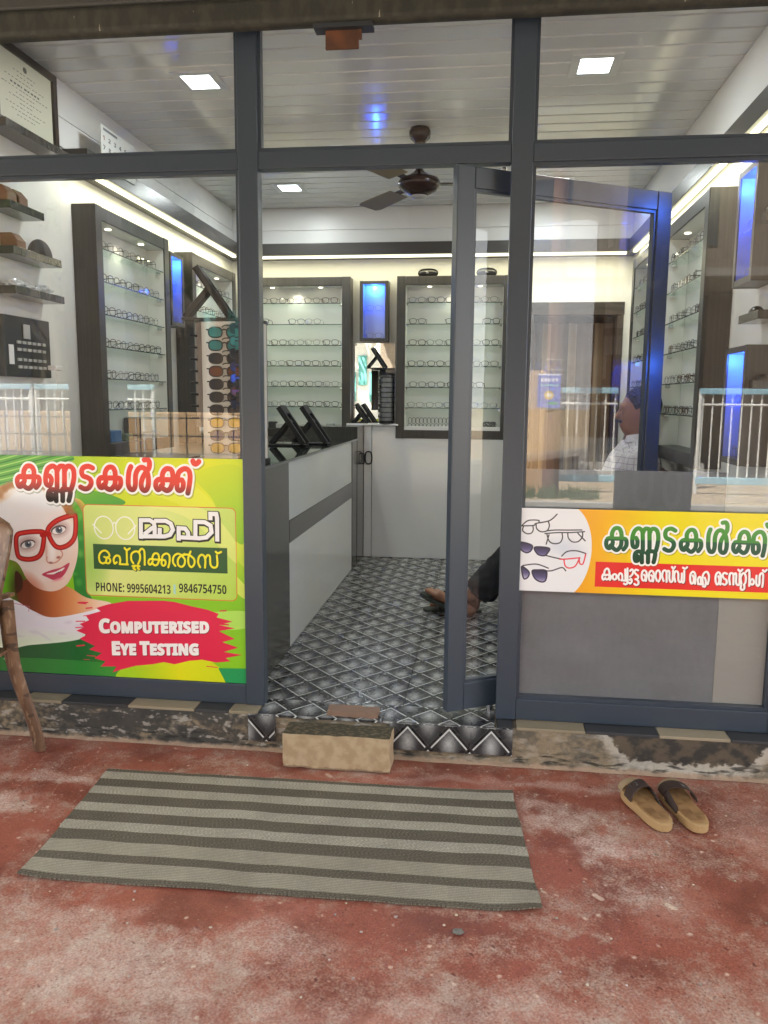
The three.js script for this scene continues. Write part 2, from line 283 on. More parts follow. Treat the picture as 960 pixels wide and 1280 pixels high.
const floorMap = pixelMap(FW, FH, (u, v, px, py) => {
  const x = mix(FX0, FX1, u), z = mix(FZ1, FZ0, v);
  const wx = x + 0.09 * fbm(x * 3, z * 3, 3), wz = z + 0.09 * fbm(x * 3 + 9, z * 3 + 4, 3);
  let dust = 0.42 + 0.42 * fbm(wx * 1.5 + 3, wz * 1.5, 6) + 0.42 * fbm(x * 7, z * 7, 5) + 0.3 * fbm(x * 24, z * 24, 4) + 0.1 * smooth(0.95, 1.35, z + 0.15 * fbm(x * 3, 9, 3));
  let lime = 0;
  for (const [bx, bz, rx, rz, s] of blobs) { const d = Math.hypot((wx - bx) / rx, (wz - bz) / rz); if (d < 2.2) { const k = s * smooth(1.5, 0.2, d + 0.7 * fbm(x * 9 + bx, z * 9, 4)); lime = Math.max(lime, k); } }
  for (const [bx, bz, rx, rz, s] of reds) { const d = Math.hypot((wx - bx) / rx, (wz - bz) / rz); if (d < 2.2) dust -= s * 0.7 * smooth(1.5, 0.2, d + 0.6 * fbm(x * 10 + bz, z * 10, 4)); }
  const fine = 0.5 + 0.5 * n2(x * 95, z * 95), speck = n2(x * 42 + 5, z * 42) * 0.6 + n2(x * 130, z * 130) * 0.5;
  let c = lerp3([156, 88, 70], [126, 68, 54], smooth(-0.2, 0.6, fbm(x * 2.3, z * 2.3 + 40, 4)));
  c = lerp3(c, [178, 154, 136], clamp(smooth(0.1, 1.05, dust + 0.4 * (fine - 0.5)) * 0.92));
  c = lerp3(c, [216, 198, 184], lime * (0.45 + 0.4 * fine));
  const vein = Math.abs(fbm(x * 5.3 + 20, z * 5.3, 4)); // thin lime lines near the plinth
  if (z < 0.75 && vein < 0.018) c = lerp3(c, [206, 190, 178], 0.55 * smooth(0.018, 0.004, vein) * smooth(-0.1, 0.3, fbm(x * 1.7, z * 1.7 + 8, 2)));
  if (speck > 0.72) c = lerp3(c, [196, 172, 150], 0.6 * smooth(0.72, 0.85, speck)); else if (speck < -0.7) c = lerp3(c, [96, 50, 42], 0.45);
  if (n2(x * 33 + 50, z * 33) > 0.9) c = lerp3(c, [84, 38, 32], 0.5);
  const bleach = n2(x * 11 + 70, z * 11); if (bleach > 0.86) c = lerp3(c, [212, 192, 170], smooth(0.86, 0.93, bleach) * 0.75);
  const k = 0.9 + 0.16 * rnd(), i = (py * FW + px) * 4;
  floorRough[i] = floorRough[i + 1] = floorRough[i + 2] = clamp(120 + 110 * clamp(dust) + 50 * lime + 20 * (rnd() - 0.5), 0, 255); floorRough[i + 3] = 255;
  return [c[0] * k, c[1] * k, c[2] * k];
});
const floorRoughMap = new THREE.DataTexture(floorRough, FW, FH); floorRoughMap.magFilter = THREE.LinearFilter; floorRoughMap.needsUpdate = true;
{
  const g = new THREE.PlaneGeometry(FX1 - FX0, FZ1 - FZ0, 60, 40); g.rotateX(-Math.PI / 2); g.translate((FX0 + FX1) / 2, 0, (FZ0 + FZ1) / 2);
  const p = g.attributes.position;
  for (let i = 0; i < p.count; i++) p.setY(i, 0.003 * fbm(p.getX(i) * 1.3, p.getZ(i) * 1.3, 2) - 0.002);
  g.computeVertexNormals();
  structure('verandah_floor', g, new THREE.MeshPhysicalMaterial({ map: floorMap, roughnessMap: floorRoughMap, roughness: 1, bumpMap: (() => { const t = grainAt(1); t.repeat.set(24, 14); return t; })(), bumpScale: 0.0016 }));
}
// small chips and pebbles lying on the cement
{
  const pm = [std(0.5, 0.45, 0.38, 0.9), std(0.16, 0.15, 0.13, 0.9), std(0.38, 0.27, 0.21, 0.9)];
  const shape = new THREE.IcosahedronGeometry(1, 1), p = shape.attributes.position;
  for (let i = 0; i < p.count; i++) { const k = 1 + 0.35 * n3(p.getX(i) * 1.5, p.getY(i) * 1.5, p.getZ(i) * 1.5); p.setXYZ(i, p.getX(i) * k, p.getY(i) * k * 0.45, p.getZ(i) * k); }
  shape.computeVertexNormals();
  const grit = new THREE.InstancedMesh(shape, pm[0], 260), m = new THREE.Matrix4(), q = new THREE.Quaternion();
  for (let i = 0; i < 260; i++) { const s = rr(0.0012, 0.0045); q.setFromAxisAngle(V(0, 1, 0), rr(0, 6.3)); m.compose(V(rr(-1.9, 1.4), s * 0.2, rr(0.2, 1.9)), q, V(s * rr(0.7, 1.5), s, s)); grit.setMatrixAt(i, m); const k = rr(0.5, 1.2); grit.setColorAt(i, new THREE.Color(k, k * rr(0.85, 1), k * rr(0.75, 1))); }
  grit.name = 'floor_grit'; grit.userData = { kind: 'stuff', label: 'fine grit scattered over the red cement floor', category: 'grit' };
  scene.add(grit);
  const pb = single('pebble', 'small grey pebble on the red floor beside the striped mat', 'pebble', shape, pm[1], undefined, [-0.035, 0.004, 1.105]);
  pb.scale.set(0.016, 0.012, 0.011);
}

// ---------------------------------------------------------------- plinth under the shopfront
const plinthMap = pixelMap(2048, 256, (u, v, px, py) => {
  const x = mix(-3.6, 2.6, u), y = v * 0.16;
  const s = fbm(x * 4, y * 6, 5), f = fbm(x * 26, y * 26, 4);
  let c = lerp3([150, 134, 110], [104, 96, 84], smooth(-0.35, 0.5, s + 0.5 * f));
  c = lerp3(c, [178, 166, 148], smooth(0.1, 0.6, fbm(x * 6 + 11, y * 9, 4) + 0.3 * f) * 0.7);
  const left = x < -0.75 && x > -2.1 ? smooth(-2.05, -1.6, x + 0.2 * f) * smooth(-0.82, -1.05, x + 0.2 * f) * smooth(-0.3, 0.3, 0.35 + fbm(x * 3.2 + 2, y * 7, 4) + (y - 0.08) * 4 + 0.35 * f) : 0;
  c = lerp3(c, [58, 58, 57], left * 0.82);
  const white = smooth(0.2, 0.5, fbm(x * 9 + 30, y * 22, 4) + 0.4 * f) * (x < -0.3 ? 1 : 0.4);
  c = lerp3(c, [190, 184, 174], white * 0.7);
  // broken-out dark patch right of the sandals' wall, with a pale rim
  const edge = Math.max(Math.abs(x - 0.78) - 0.22 - 0.7 * (y - 0.06), 0.052 + 0.05 * Math.abs(x - 0.75) - y) + 0.02 * f;
  if (x > 0.15) { c = lerp3(c, [200, 194, 182], 0.75 * smooth(0.05, 0.01, Math.abs(edge - 0.015))); c = lerp3(c, lerp3([98, 86, 72], [62, 58, 54], smooth(-0.3, 0.4, fbm(x * 12, y * 14, 4))), smooth(0.01, -0.005, edge)); }
  const mould = smooth(0.05, 0.5, fbm(x * 7 + 50, y * 30, 4)) * smooth(0.05, 0.0, Math.abs(y - 0.025) - 0.012);
  c = lerp3(c, [38, 37, 34], mould * 0.75);
  const foot = smooth(0.022, 0.008, y + 0.008 * fbm(x * 14, 1, 3)); c = lerp3(c, [178, 150, 126], foot * 0.8);
  const k = 0.9 + 0.18 * rnd();
  return [c[0] * k, c[1] * k, c[2] * k];
});
{
  const nx = 220, ny = 8, g = new THREE.PlaneGeometry(6.2, 0.15, nx, ny), p = g.attributes.position;
  for (let i = 0; i < p.count; i++) { const x = p.getX(i) - 0.5, y = p.getY(i) + 0.075; const chip = y > 0.14 ? -0.008 * Math.max(0, fbm(x * 12, 4, 3)) : 0; p.setXYZ(i, x, y + chip, 0.1 + 0.006 * fbm(x * 5, y * 9, 4) + (y < 0.02 ? 0.012 * (1 - y / 0.02) : 0) - (y > 0.145 ? 0.004 : 0)); }
  g.computeVertexNormals();
  const face = structure('plinth', merge([g.index ? g.toNonIndexed() : g, box(-3.6, 2.6, -0.1, 0.146, -0.05, 0.088)]), new THREE.MeshPhysicalMaterial({ map: plinthMap, roughness: 0.92, bumpMap: (() => { const t = grainAt(1); t.repeat.set(40, 2); return t; })(), bumpScale: 0.003 }));
  // ledge tiles, alternately charcoal and sand
  const dark = [0, 1, 2].map((k) => std(0.035 + 0.008 * k, 0.036 + 0.008 * k, 0.04 + 0.008 * k, 0.6, { bumpMap: grainAt(8), bumpScale: 0.0005 }));
  const sand = [0, 1, 2].map((k) => std(0.27 + 0.03 * k, 0.225 + 0.025 * k, 0.15 + 0.02 * k, 0.7, { bumpMap: grainAt(8), bumpScale: 0.0008 }));
  const spans = [[-2.45, -2.15], [-2.148, -1.86], [-1.858, -1.69], [-1.688, -1.405], [-1.403, -1.125], [-1.123, -0.985], [-0.983, -0.865], [0.075, 0.135], [0.15, 0.405], [0.407, 0.675], [0.677, 0.93], [0.932, 1.2], [1.202, 1.46]];
  const kinds = [1, 0, 1, 0, 1, 0, 1, 0, 1, 0, 1, 0, 1];
  spans.forEach(([a, b], i) => part(face, 'ledge_tile', box(a, b, 0.144, 0.155 + 0.001 * rnd(), -0.02, 0.098 + 0.004 * rnd(), 0.002), pick(kinds[i] ? sand : dark)));
}

// ---------------------------------------------------------------- patterned floor tiles of the shop
const tileMap = canvasMap(640, 720, (c, w, h) => { // 4 x 4 rhombi of 160 x 180 mm, printed
  const rw = w / 4, rh = h / 4;
  c.fillStyle = '#3d3d3e'; c.fillRect(0, 0, w, h);
  for (let j = -1; j <= 8; j++) for (let i = -1; i <= 4; i++) {
    const cx = (i + (j % 2 ? 0.5 : 0)) * rw + rw / 2, cy = j * rh / 2;
    const rh2 = rh / 2, rw2 = rw / 2, path = (k, dy) => { c.beginPath(); c.moveTo(cx, cy - rh2 * k + dy); c.lineTo(cx + rw2 * k, cy + dy); c.lineTo(cx, cy + rh2 * k + dy); c.lineTo(cx - rw2 * k, cy + dy); c.closePath(); };
    path(1, 0); c.fillStyle = '#1c1c1e'; c.fill();
    c.beginPath(); c.moveTo(cx - rw2, cy); c.lineTo(cx, cy + rh2); c.lineTo(cx + rw2, cy); c.strokeStyle = '#636463'; c.lineWidth = 3; c.stroke();
    path(0.86, -rh * 0.06); c.save(); c.clip(); c.fillStyle = '#2b2b2d'; c.fillRect(cx - rw, cy - rh, rw * 2, rh * 2);
    c.translate(cx, cy); c.scale(rw2 * 0.62, rh2 * 0.95); const g = c.createRadialGradient(0, 0.1, 0, 0, 0, 1); g.addColorStop(0, '#b2b3b2'); g.addColorStop(0.35, '#868786'); g.addColorStop(0.75, '#414143'); g.addColorStop(1, '#2b2b2d'); c.fillStyle = g; c.fillRect(-2, -2, 4, 4); c.restore();
    c.beginPath(); c.moveTo(cx - rw2 * 0.86, cy - rh * 0.06); c.lineTo(cx, cy + rh2 * 0.86 - rh * 0.06); c.lineTo(cx + rw2 * 0.86, cy - rh * 0.06); c.strokeStyle = '#c9cbc9'; c.lineWidth = 6.5; c.stroke();
  }
  const im = c.getImageData(0, 0, w, h); for (let i = 0; i < im.data.length; i += 4) { const k = 0.86 + 0.28 * rnd(); for (let q = 0; q < 3; q++) im.data[i + q] *= k; } c.putImageData(im, 0, 0);
});
const tileWear = pixelMap(512, 512, (u, v) => 96 + 150 * smooth(-0.3, 0.6, fbm(u * 9, v * 9, 5)), false);
const tileMat = new THREE.MeshPhysicalMaterial({ map: tileMap, roughness: 0.62, roughnessMap: tileWear, clearcoat: 0.12, clearcoatRoughness: 0.3 });
function tile(parent, x0, x1, z0, z1, y, flip) { // uv: one print = 0.64 x 0.72 m
  const g = new RoundedBoxGeometry(x1 - x0, 0.012, z1 - z0, 1, 0.0015); g.translate((x0 + x1) / 2, y - 0.006, (z0 + z1) / 2);
  const q = metres(g), uv = q.attributes.uv;
  for (let i = 0; i < uv.count; i++) uv.setXY(i, uv.getX(i) / 0.64 + 0.04, (flip ? -1 : 1) * uv.getY(i) / 0.72 + (flip ? 0.06 : 0.02));
  return part(parent, 'floor_tile', q, tileMat);
}
const shopFloor = structure('shop_floor', box(-2.1, 1.2, -0.1, 0.142, -4.4, -0.055), M.plaster);
for (let i = 0; i < 6; i++) for (let j = 0; j < 6; j++) { const x = -2.1 + i * 0.6, z = -3.66 + j * 0.602; tile(shopFloor, x + 0.001, Math.min(x + 0.599, 1.19), z + 0.001, Math.min(z + 0.6, -0.052), 0.1555 + 0.0004 * rnd()); }
{ // doorstep strip and riser, laid the other way round
  const step = thing('tiled_doorstep', 'doorstep strip of grey rhombus tiles between the dark posts', 'doorstep', [0, 0, 0]);
  tile(step, -0.862, -0.365, -0.05, 0.112, 0.157, true).name = 'step_tile'; tile(step, -0.363, 0.066, -0.05, 0.112, 0.157, true).name = 'step_tile';
  for (const [a, b] of [[-0.9, -0.79], [-0.335, 0.135]]) {
    const g = new RoundedBoxGeometry(b - a, 0.108, 0.01, 1, 0.0015); g.translate((a + b) / 2, 0.098, 0.111);
    const q = metres(g), uv = q.attributes.uv;
    for (let i = 0; i < uv.count; i++) uv.setXY(i, uv.getX(i) / 0.64 + 0.04, -(uv.getY(i) - 0.156) / 0.72 + 0.132);
    part(step, 'riser_tile', q, tileMat);
  }
}

// ---------------------------------------------------------------- room of the shop
const ZB = -3.216, CY = 2.826, XL = -1.985, XR = 1.05;
structure('wall_left', box(XL - 0.15, XL, 0, 2.98, -3.34, -0.04), M.wall);
structure('wall_right', box(XR, XR + 0.15, 0, 2.98, -3.34, -0.04), M.wall);
structure('wall_back', merge([box(XL, 0.31, 0.143, 2.98, ZB - 0.12, ZB), box(0.99, XR, 0.143, 2.98, ZB - 0.12, ZB), box(0.31, 0.99, 2.104, 2.98, ZB - 0.12, ZB)]), M.wall);
const ceiling = structure('ceiling', box(XL - 0.1, XR + 0.1, 2.842, 3.0, -3.34, -0.04), M.plaster);
{
  const tones = [0, 1, 2].map((k) => std(0.68 + 0.02 * k, 0.695 + 0.02 * k, 0.69 + 0.02 * k, 0.2 + 0.03 * k, { roughnessMap: smudgeAt(0.8) }));
  for (let z = -0.05, i = 0; z > ZB; z -= 0.13, i++) {
    const z1 = z, z0 = Math.max(z - 0.13, ZB), s = new THREE.Shape(); // rounded lip and a groove on one side
    s.moveTo(z0 + 0.012, 0.012); s.lineTo(z0 + 0.012, 0.004); s.quadraticCurveTo(z0 + 0.013, 0, z0 + 0.018, 0); s.lineTo(z1 - 0.006, 0); s.quadraticCurveTo(z1 - 0.001, 0, z1 - 0.001, 0.004); s.lineTo(z1 - 0.001, 0.012); s.closePath();
    const g = new THREE.ExtrudeGeometry(s, { depth: XR - XL, bevelEnabled: false, curveSegments: 3 });
    g.rotateY(-Math.PI / 2); // shape x -> world z, depth -> world -x
    g.translate(XR, CY, 0);
    const b = new THREE.Box3().setFromBufferAttribute(g.attributes.position); if (b.max.z > 0.1) { g.scale(1, 1, -1); const id = g.index; }
    part(ceiling, 'ceiling_plank', metres(g), pick(tones));
  }
}
{ // dark pelmet running round the room above the racks, light strips under it; white cladding above with a joint
  const pelmet = structure('pelmet', merge([box(XL, -1.86, 2.44, 2.53, -3.21, -0.66, 0.003), box(-1.858, 0.983, 2.441, 2.529, ZB, -3.0, 0.003), box(0.985, XR, 2.44, 2.53, -3.21, -0.045, 0.003)]), M.band);
  const clad = structure('upper_cladding', merge([box(XL, XL + 0.012, 2.532, 2.66, -3.2, -0.62), box(XL, XL + 0.012, 2.664, CY - 0.002, -3.2, -0.62), box(XL + 0.013, XR - 0.013, 2.532, 2.66, ZB, ZB + 0.012), box(XL + 0.013, -0.6, 2.664, CY - 0.002, ZB, ZB + 0.012), box(-0.597, XR - 0.013, 2.664, CY - 0.002, ZB, ZB + 0.012), box(XR - 0.012, XR, 2.532, CY - 0.002, -3.2, -0.05)]), M.white);
}
// the unlit back room behind the doorway
structure('back_room_wall', merge([box(-0.3, 1.2, 0.14, 2.6, -4.5, -4.4), box(-0.3, -0.2, 0.14, 2.6, -4.4, -3.34), box(1.2, 1.3, 0.14, 2.6, -4.4, -3.34), box(-0.3, 1.3, 2.6, 2.7, -4.5, -3.34)]), std(0.2, 0.13, 0.085, 0.7, { map: laminate }));
{
  const t = thing('doorway_frame', 'dark wooden frame round the back doorway in the white wall', 'door frame', [0, 0, 0]);
  const m = std(0.035, 0.026, 0.02, 0.5);
  part(t, 'jamb', box(0.3, 0.345, 0.157, 2.02, ZB - 0.1, ZB + 0.012, 0.003), m);
  part(t, 'jamb', box(0.955, 1.0, 0.157, 2.02, ZB - 0.1, ZB + 0.012, 0.003), m);
  part(t, 'header', box(0.296, 1.004, 2.022, 2.115, ZB - 0.1, ZB + 0.014, 0.003), m);
  const cu = thing('curtain', 'brown curtain with pale stripes hanging in the back doorway', 'curtain', [0, 0, 0]);
  const cm = std(0.12, 0.075, 0.048, 0.9), cs = std(0.3, 0.22, 0.15, 0.9);
  for (let i = 0; i < 9; i++) part(cu, i % 3 === 1 ? 'pale_stripe' : 'fold', sheet((u, v) => { const x = 0.36 + (i + u) * 0.066; return [x, mix(0.2, 1.98, v), -3.42 + 0.018 * Math.sin(x * 60 + v * 1.5)]; }, 6, 4, 0.003), i % 3 === 1 ? cs : cm);
}

// ---------------------------------------------------------------- the building round the shopfront
const outer = std(0.42, 0.38, 0.3, 0.9, { bumpMap: grainAt(3), bumpScale: 0.003 });
structure('front_wall', merge([box(-7, -2.14, 0, 3.6, -0.15, 0.02), box(1.16, 7, 0, 3.6, -0.15, 0.02), box(-2.14, 1.16, 2.96, 3.6, -0.15, 0.02)]), outer);
structure('verandah_roof', merge([box(-7, 7, 3.6, 3.72, -0.15, 3.55), box(-7, 7, 3.38, 3.6, 3.49, 3.55)]), M.roof);
structure('building_shell', merge([box(-7, 7, 3.72, 6.2, -6, 0.02), box(-7, -6.85, 0, 3.72, -6, -0.15), box(6.85, 7, 0, 3.72, -6, -0.15), box(-7, 7, 0, 3.72, -6.1, -6)]), outer);
structure('verandah_edge', merge([box(-7, 7, -0.16, -0.006, 3.7, 3.95), box(-7, FX0, -0.16, -0.004, 0.06, 3.7), box(FX1, 7, -0.16, -0.004, 0.06, 3.7)]), M.plaster);

// ---------------------------------------------------------------- shopfront: powder-coated frame and panes
const front = thing('shopfront', 'blue grey metal shopfront frame with tall clear panes on the plinth', 'shopfront', [0, 0, 0]);
{
  const f = (name, ...b) => part(front, name, box(...b, 0.004), M.frame);
  const post = (x0, x1) => { f('mullion', x0, x1, 0.156, 2.92, -0.03, 0.03); };
  post(-0.932, -0.856); post(0.07, 0.146);
  f('jamb', -2.13, -2.062, 0.156, 2.92, -0.03, 0.03); f('jamb', 1.082, 1.15, 0.156, 2.92, -0.03, 0.03);
  for (const [a, b] of [[-2.062, -0.932], [-0.856, 0.07], [0.146, 1.082]]) {
    f('transom', a, b, 2.226, 2.29, -0.027, 0.027);
    f('head_rail', a, b, 2.85, 2.915, -0.027, 0.027);
    if (a !== -0.856) f('bottom_rail', a, b, 0.157, 0.24, -0.026, 0.026);
  }
  // glazing beads, a narrow dark step round every pane
  const beads = (x0, x1, y0, y1) => part(front, 'glazing_bead', merge([box(x0, x1, y0, y0 + 0.012, -0.016, 0.016), box(x0, x1, y1 - 0.012, y1, -0.016, 0.016), box(x0, x0 + 0.012, y0 + 0.012, y1 - 0.012, -0.016, 0.016), box(x1 - 0.012, x1, y0 + 0.012, y1 - 0.012, -0.016, 0.016)]), M.frame);
  const pane = (x0, x1, y0, y1) => { const g = new THREE.PlaneGeometry(x1 - x0, y1 - y0); g.translate((x0 + x1) / 2, (y0 + y1) / 2, -0.002); part(front, 'pane', g, M.glass); };
  for (const [a, b, c, d] of [[-2.062, -0.932, 0.24, 2.226], [0.146, 1.082, 0.24, 2.226], [-2.062, -0.932, 2.29, 2.85], [-0.856, 0.07, 2.29, 2.85], [0.146, 1.082, 2.29, 2.85]]) { beads(a, b, c, d); pane(a + 0.006, b - 0.006, c + 0.006, d - 0.006); }
  // frosted film inside the right pane below the sign
  const haze = pixelMap(512, 512, (u, v) => { const s = fbm(u * 3, v * 3, 5), f = fbm(u * 30, v * 9, 4), d = n2(u * 80, v * 80); let k = 236 + 14 * s + 5 * f; if (d > 0.93) k += 16; if (Math.abs(fbm(u * 5 + 9, v * 7, 2)) < 0.004) k -= 10; return k; });
  const film = std(0.33, 0.355, 0.38, 0.75, { map: haze, transmission: 0.45, thickness: 0, ior: 1.3, bumpMap: grainAt(30), bumpScale: 0.0003 });
  part(front, 'frosted_film', box(0.16, 0.885, 0.254, 1.134, -0.012, -0.009), film, 'grey frosted film on the lower right pane');
  part(front, 'white_board', box(0.887, 1.068, 0.254, 1.02, -0.016, -0.011), std(0.3, 0.3, 0.275, 0.6));
}
// ---------------------------------------------------------------- printed signs on the glass
function stroke(c, list, width, style, join = 'round', dx = 0, dy = 0) {
  c.lineWidth = width; c.strokeStyle = style; c.lineJoin = c.lineCap = join === 'round' ? 'round' : join; if (join !== 'round') { c.lineJoin = 'miter'; c.lineCap = 'square'; }
  for (const s of list) {
    const p = []; for (let i = 0; i < s.length; i += 2) p.push([s[i] + dx, s[i + 1] + dy]);
    c.beginPath(); c.moveTo(...p[0]);
    if (join !== 'round' || p.length < 3) for (const q of p.slice(1)) c.lineTo(...q);
    else for (let i = 0; i < p.length - 1; i++) { // Catmull-Rom as Bezier
      const a = p[Math.max(0, i - 1)], b = p[i], d = p[i + 1], e = p[Math.min(p.length - 1, i + 2)];
      c.bezierCurveTo(b[0] + (d[0] - a[0]) / 6, b[1] + (d[1] - a[1]) / 6, d[0] - (e[0] - b[0]) / 6, d[1] - (e[1] - b[1]) / 6, d[0], d[1]);
    }
    c.stroke();
  }
}
function shape(c, s, curved = true) {
  const p = []; for (let i = 0; i < s.length; i += 2) p.push([s[i], s[i + 1]]);
  c.beginPath();
  if (!curved) { c.moveTo(...p[0]); p.slice(1).forEach((q) => c.lineTo(...q)); } else {
    const n = p.length; c.moveTo(...p[0]);
    for (let i = 0; i < n; i++) { const a = p[(i + n - 1) % n], b = p[i], d = p[(i + 1) % n], e = p[(i + 2) % n]; c.bezierCurveTo(b[0] + (d[0] - a[0]) / 6, b[1] + (d[1] - a[1]) / 6, d[0] - (e[0] - b[0]) / 6, d[1] - (e[1] - b[1]) / 6, d[0], d[1]); }
  }
  c.closePath();
}
const ramp = (c, x0, y0, x1, y1, ...stops) => { const g = c.createLinearGradient(x0, y0, x1, y1); stops.forEach(([t, s]) => g.addColorStop(t, s)); return g; };
const soft = (c, x, y, rx, ry, rot, color, alpha) => { c.save(); c.translate(x, y); c.rotate(rot); c.scale(rx, ry); const g = c.createRadialGradient(0, 0, 0, 0, 0, 1); g.addColorStop(0, color + alpha + ')'); g.addColorStop(0.55, color + alpha * 0.6 + ')'); g.addColorStop(1, color + '0)'); c.fillStyle = g; c.beginPath(); c.arc(0, 0, 1, 0, 7); c.fill(); c.restore(); };
function fitText(c, text, x0, y, x1, font, fill, dx = 0, dy = 0) { c.save(); c.font = font; const w = c.measureText(text).width; c.translate(x0 + dx, y + dy); c.scale((x1 - x0) / w, 1); c.fillStyle = fill; c.fillText(text, 0, 0); c.restore(); }

const SLW = 1126, SLH = 911, K = 1.75;
const leftArt = canvasMap(Math.round(SLW * K), Math.round(SLH * K), (c, w, h) => {
  c.scale(w / SLW, h / SLH);
  const A = ARTL;
  c.fillStyle = ramp(c, 0, 100, 1126, 260, [0, '#3f9a34'], [0.25, '#8fc72e'], [0.55, '#cddb12'], [0.85, '#dfe30a'], [1, '#c4dd14']); c.fillRect(0, 0, SLW, SLH);
  c.fillStyle = ramp(c, 0, 350, 0, 911, [0, 'rgba(90,180,40,0)'], [0.4, 'rgba(122,196,30,.85)'], [1, 'rgba(140,205,26,1)']); c.fillRect(0, 350, SLW, 561);
  // swooshes
  shape(c, [560, 130, 760, 150, 960, 240, 1126, 430, 1126, 330, 1020, 190, 900, 90, 760, 60]); c.fillStyle = 'rgba(236,240,120,.35)'; c.fill();
  shape(c, [930, 60, 1126, 40, 1126, 330, 1040, 250, 1000, 160]); c.fillStyle = ramp(c, 930, 60, 1126, 330, [0, '#d4df12'], [1, '#8cc818']); c.fill();
  shape(c, [960, 360, 1126, 500, 1126, 560, 980, 430]); c.fillStyle = 'rgba(240,240,120,.7)'; c.fill();
  shape(c, [880, 640, 1126, 610, 1126, 680, 900, 690]); c.fillStyle = 'rgba(190,232,110,.8)'; c.fill();
  // green stripes, top left
  c.save(); shape(c, [0, 0, 420, 0, 330, 60, 210, 110, 120, 190, 0, 230]); c.clip(); c.fillStyle = '#58a83a'; c.fillRect(0, 0, 430, 240);
  for (let i = 0; i < 16; i++) { c.strokeStyle = i % 2 ? 'rgba(176,220,120,.75)' : 'rgba(30,110,36,.75)'; c.lineWidth = 5; c.beginPath(); c.moveTo(-10, 40 + i * 13); c.lineTo(430, -80 + i * 15); c.stroke(); } c.restore();
  // leaves behind the head
  shape(c, [400, 150, 520, 140, 640, 180, 560, 215, 470, 260, 470, 560, 560, 620, 430, 640, 400, 420]); c.fillStyle = ramp(c, 400, 160, 560, 620, [0, '#6fb52c'], [0.35, '#2f8f33'], [1, '#1f7a2c']); c.fill();
  for (let i = 0; i < 14; i++) soft(c, rr(400, 480), rr(210, 560), rr(10, 26), rr(10, 26), 0, 'rgba(150,215,90,', 0.35);
  // bottom: dark green field, yellow and teal corner
  shape(c, [0, 770, 260, 742, 430, 720, 560, 800, 760, 860, 900, 930, 0, 930], true); c.fillStyle = ramp(c, 0, 740, 900, 900, [0, '#0b4a24'], [0.5, '#12682c'], [1, '#7cc21c']); c.fill();
  shape(c, [0, 860, 400, 850, 700, 870, 900, 930, 0, 930]); c.fillStyle = 'rgba(70,170,60,.45)'; c.fill();
  shape(c, [640, 850, 860, 800, 960, 810, 1050, 930, 600, 930]); c.fillStyle = ramp(c, 640, 0, 1050, 0, [0, '#a9d41b'], [0.5, '#e3e20b'], [1, '#d2de10']); c.fill();
  shape(c, [1010, 852, 1126, 848, 1126, 930, 1050, 930], false); c.fillStyle = '#1b9a55'; c.fill();
  // hair behind, shirt, neck
  soft(c, 190, 330, 150, 190, 0.1, 'rgba(150,92,52,', 0.95); soft(c, 165, 560, 60, 110, 0, 'rgba(66,38,28,', 0.95);
  shape(c, A.neck); c.fillStyle = ramp(c, 210, 0, 600, 0, [0, '#7d3f28'], [0.25, '#c06a3c'], [0.5, '#e39a64'], [0.75, '#f1cdb0'], [1, '#f6e2d6']); c.fill();
  shape(c, A.shirt); c.fillStyle = ramp(c, 0, 600, 0, 780, [0, '#f4f2f6'], [0.6, '#e6e0ea'], [1, '#d6e4cc']); c.fill();
  c.save(); shape(c, A.shirt); c.clip(); for (let i = 0; i < 9; i++) soft(c, rr(100, 430), rr(610, 760), rr(20, 60), rr(6, 14), rr(-0.5, 0.6), 'rgba(196,186,206,', 0.4); c.restore();
  c.strokeStyle = '#c86f8e'; c.lineWidth = 2.5; c.beginPath(); c.moveTo(110, 612); c.lineTo(205, 628); c.lineTo(200, 650); c.stroke();
  // face
  shape(c, A.hairL); c.fillStyle = '#b87a48'; c.fill(); shape(c, A.hairside); c.fillStyle = '#4a2a1c'; c.fill();
  shape(c, A.face); c.fillStyle = ramp(c, 110, 200, 480, 640, [0, '#ece4e0'], [0.45, '#f3e2da'], [0.8, '#edc9b4'], [1, '#d8987a']); c.fill();
  c.save(); shape(c, A.face); c.clip();
  soft(c, 300, 170, 170, 70, 0, 'rgba(240,236,236,', 0.9); soft(c, 440, 235, 80, 60, 0.5, 'rgba(236,196,150,', 0.8);
  soft(c, 200, 545, 100, 70, 0.6, 'rgba(190,86,54,', 0.75); soft(c, 360, 622, 150, 34, -0.15, 'rgba(206,104,74,', 0.8); soft(c, 488, 460, 22, 140, 0.08, 'rgba(214,140,110,', 0.8);
  soft(c, 280, 480, 56, 46, 0, 'rgba(246,228,222,', 0.95); soft(c, 448, 455, 40, 40, 0, 'rgba(248,220,210,', 0.9); soft(c, 345, 600, 46, 22, -0.2, 'rgba(250,232,224,', 0.8);
  soft(c, 110, 170, 90, 26, -0.5, 'rgba(196,146,100,', 0.7);
  c.restore();
  shape(c, A.hairR); c.fillStyle = '#a9682f'; c.fill(); for (let i = 0; i < 16; i++) { c.strokeStyle = `rgba(${190 + i * 3},${130 + i * 4},70,.6)`; c.lineWidth = 3; c.beginPath(); c.moveTo(400 + i * 3, 160 + i); c.quadraticCurveTo(450 + i * 2, 190, 462 + i * 2, 250 + i * 2); c.stroke(); }
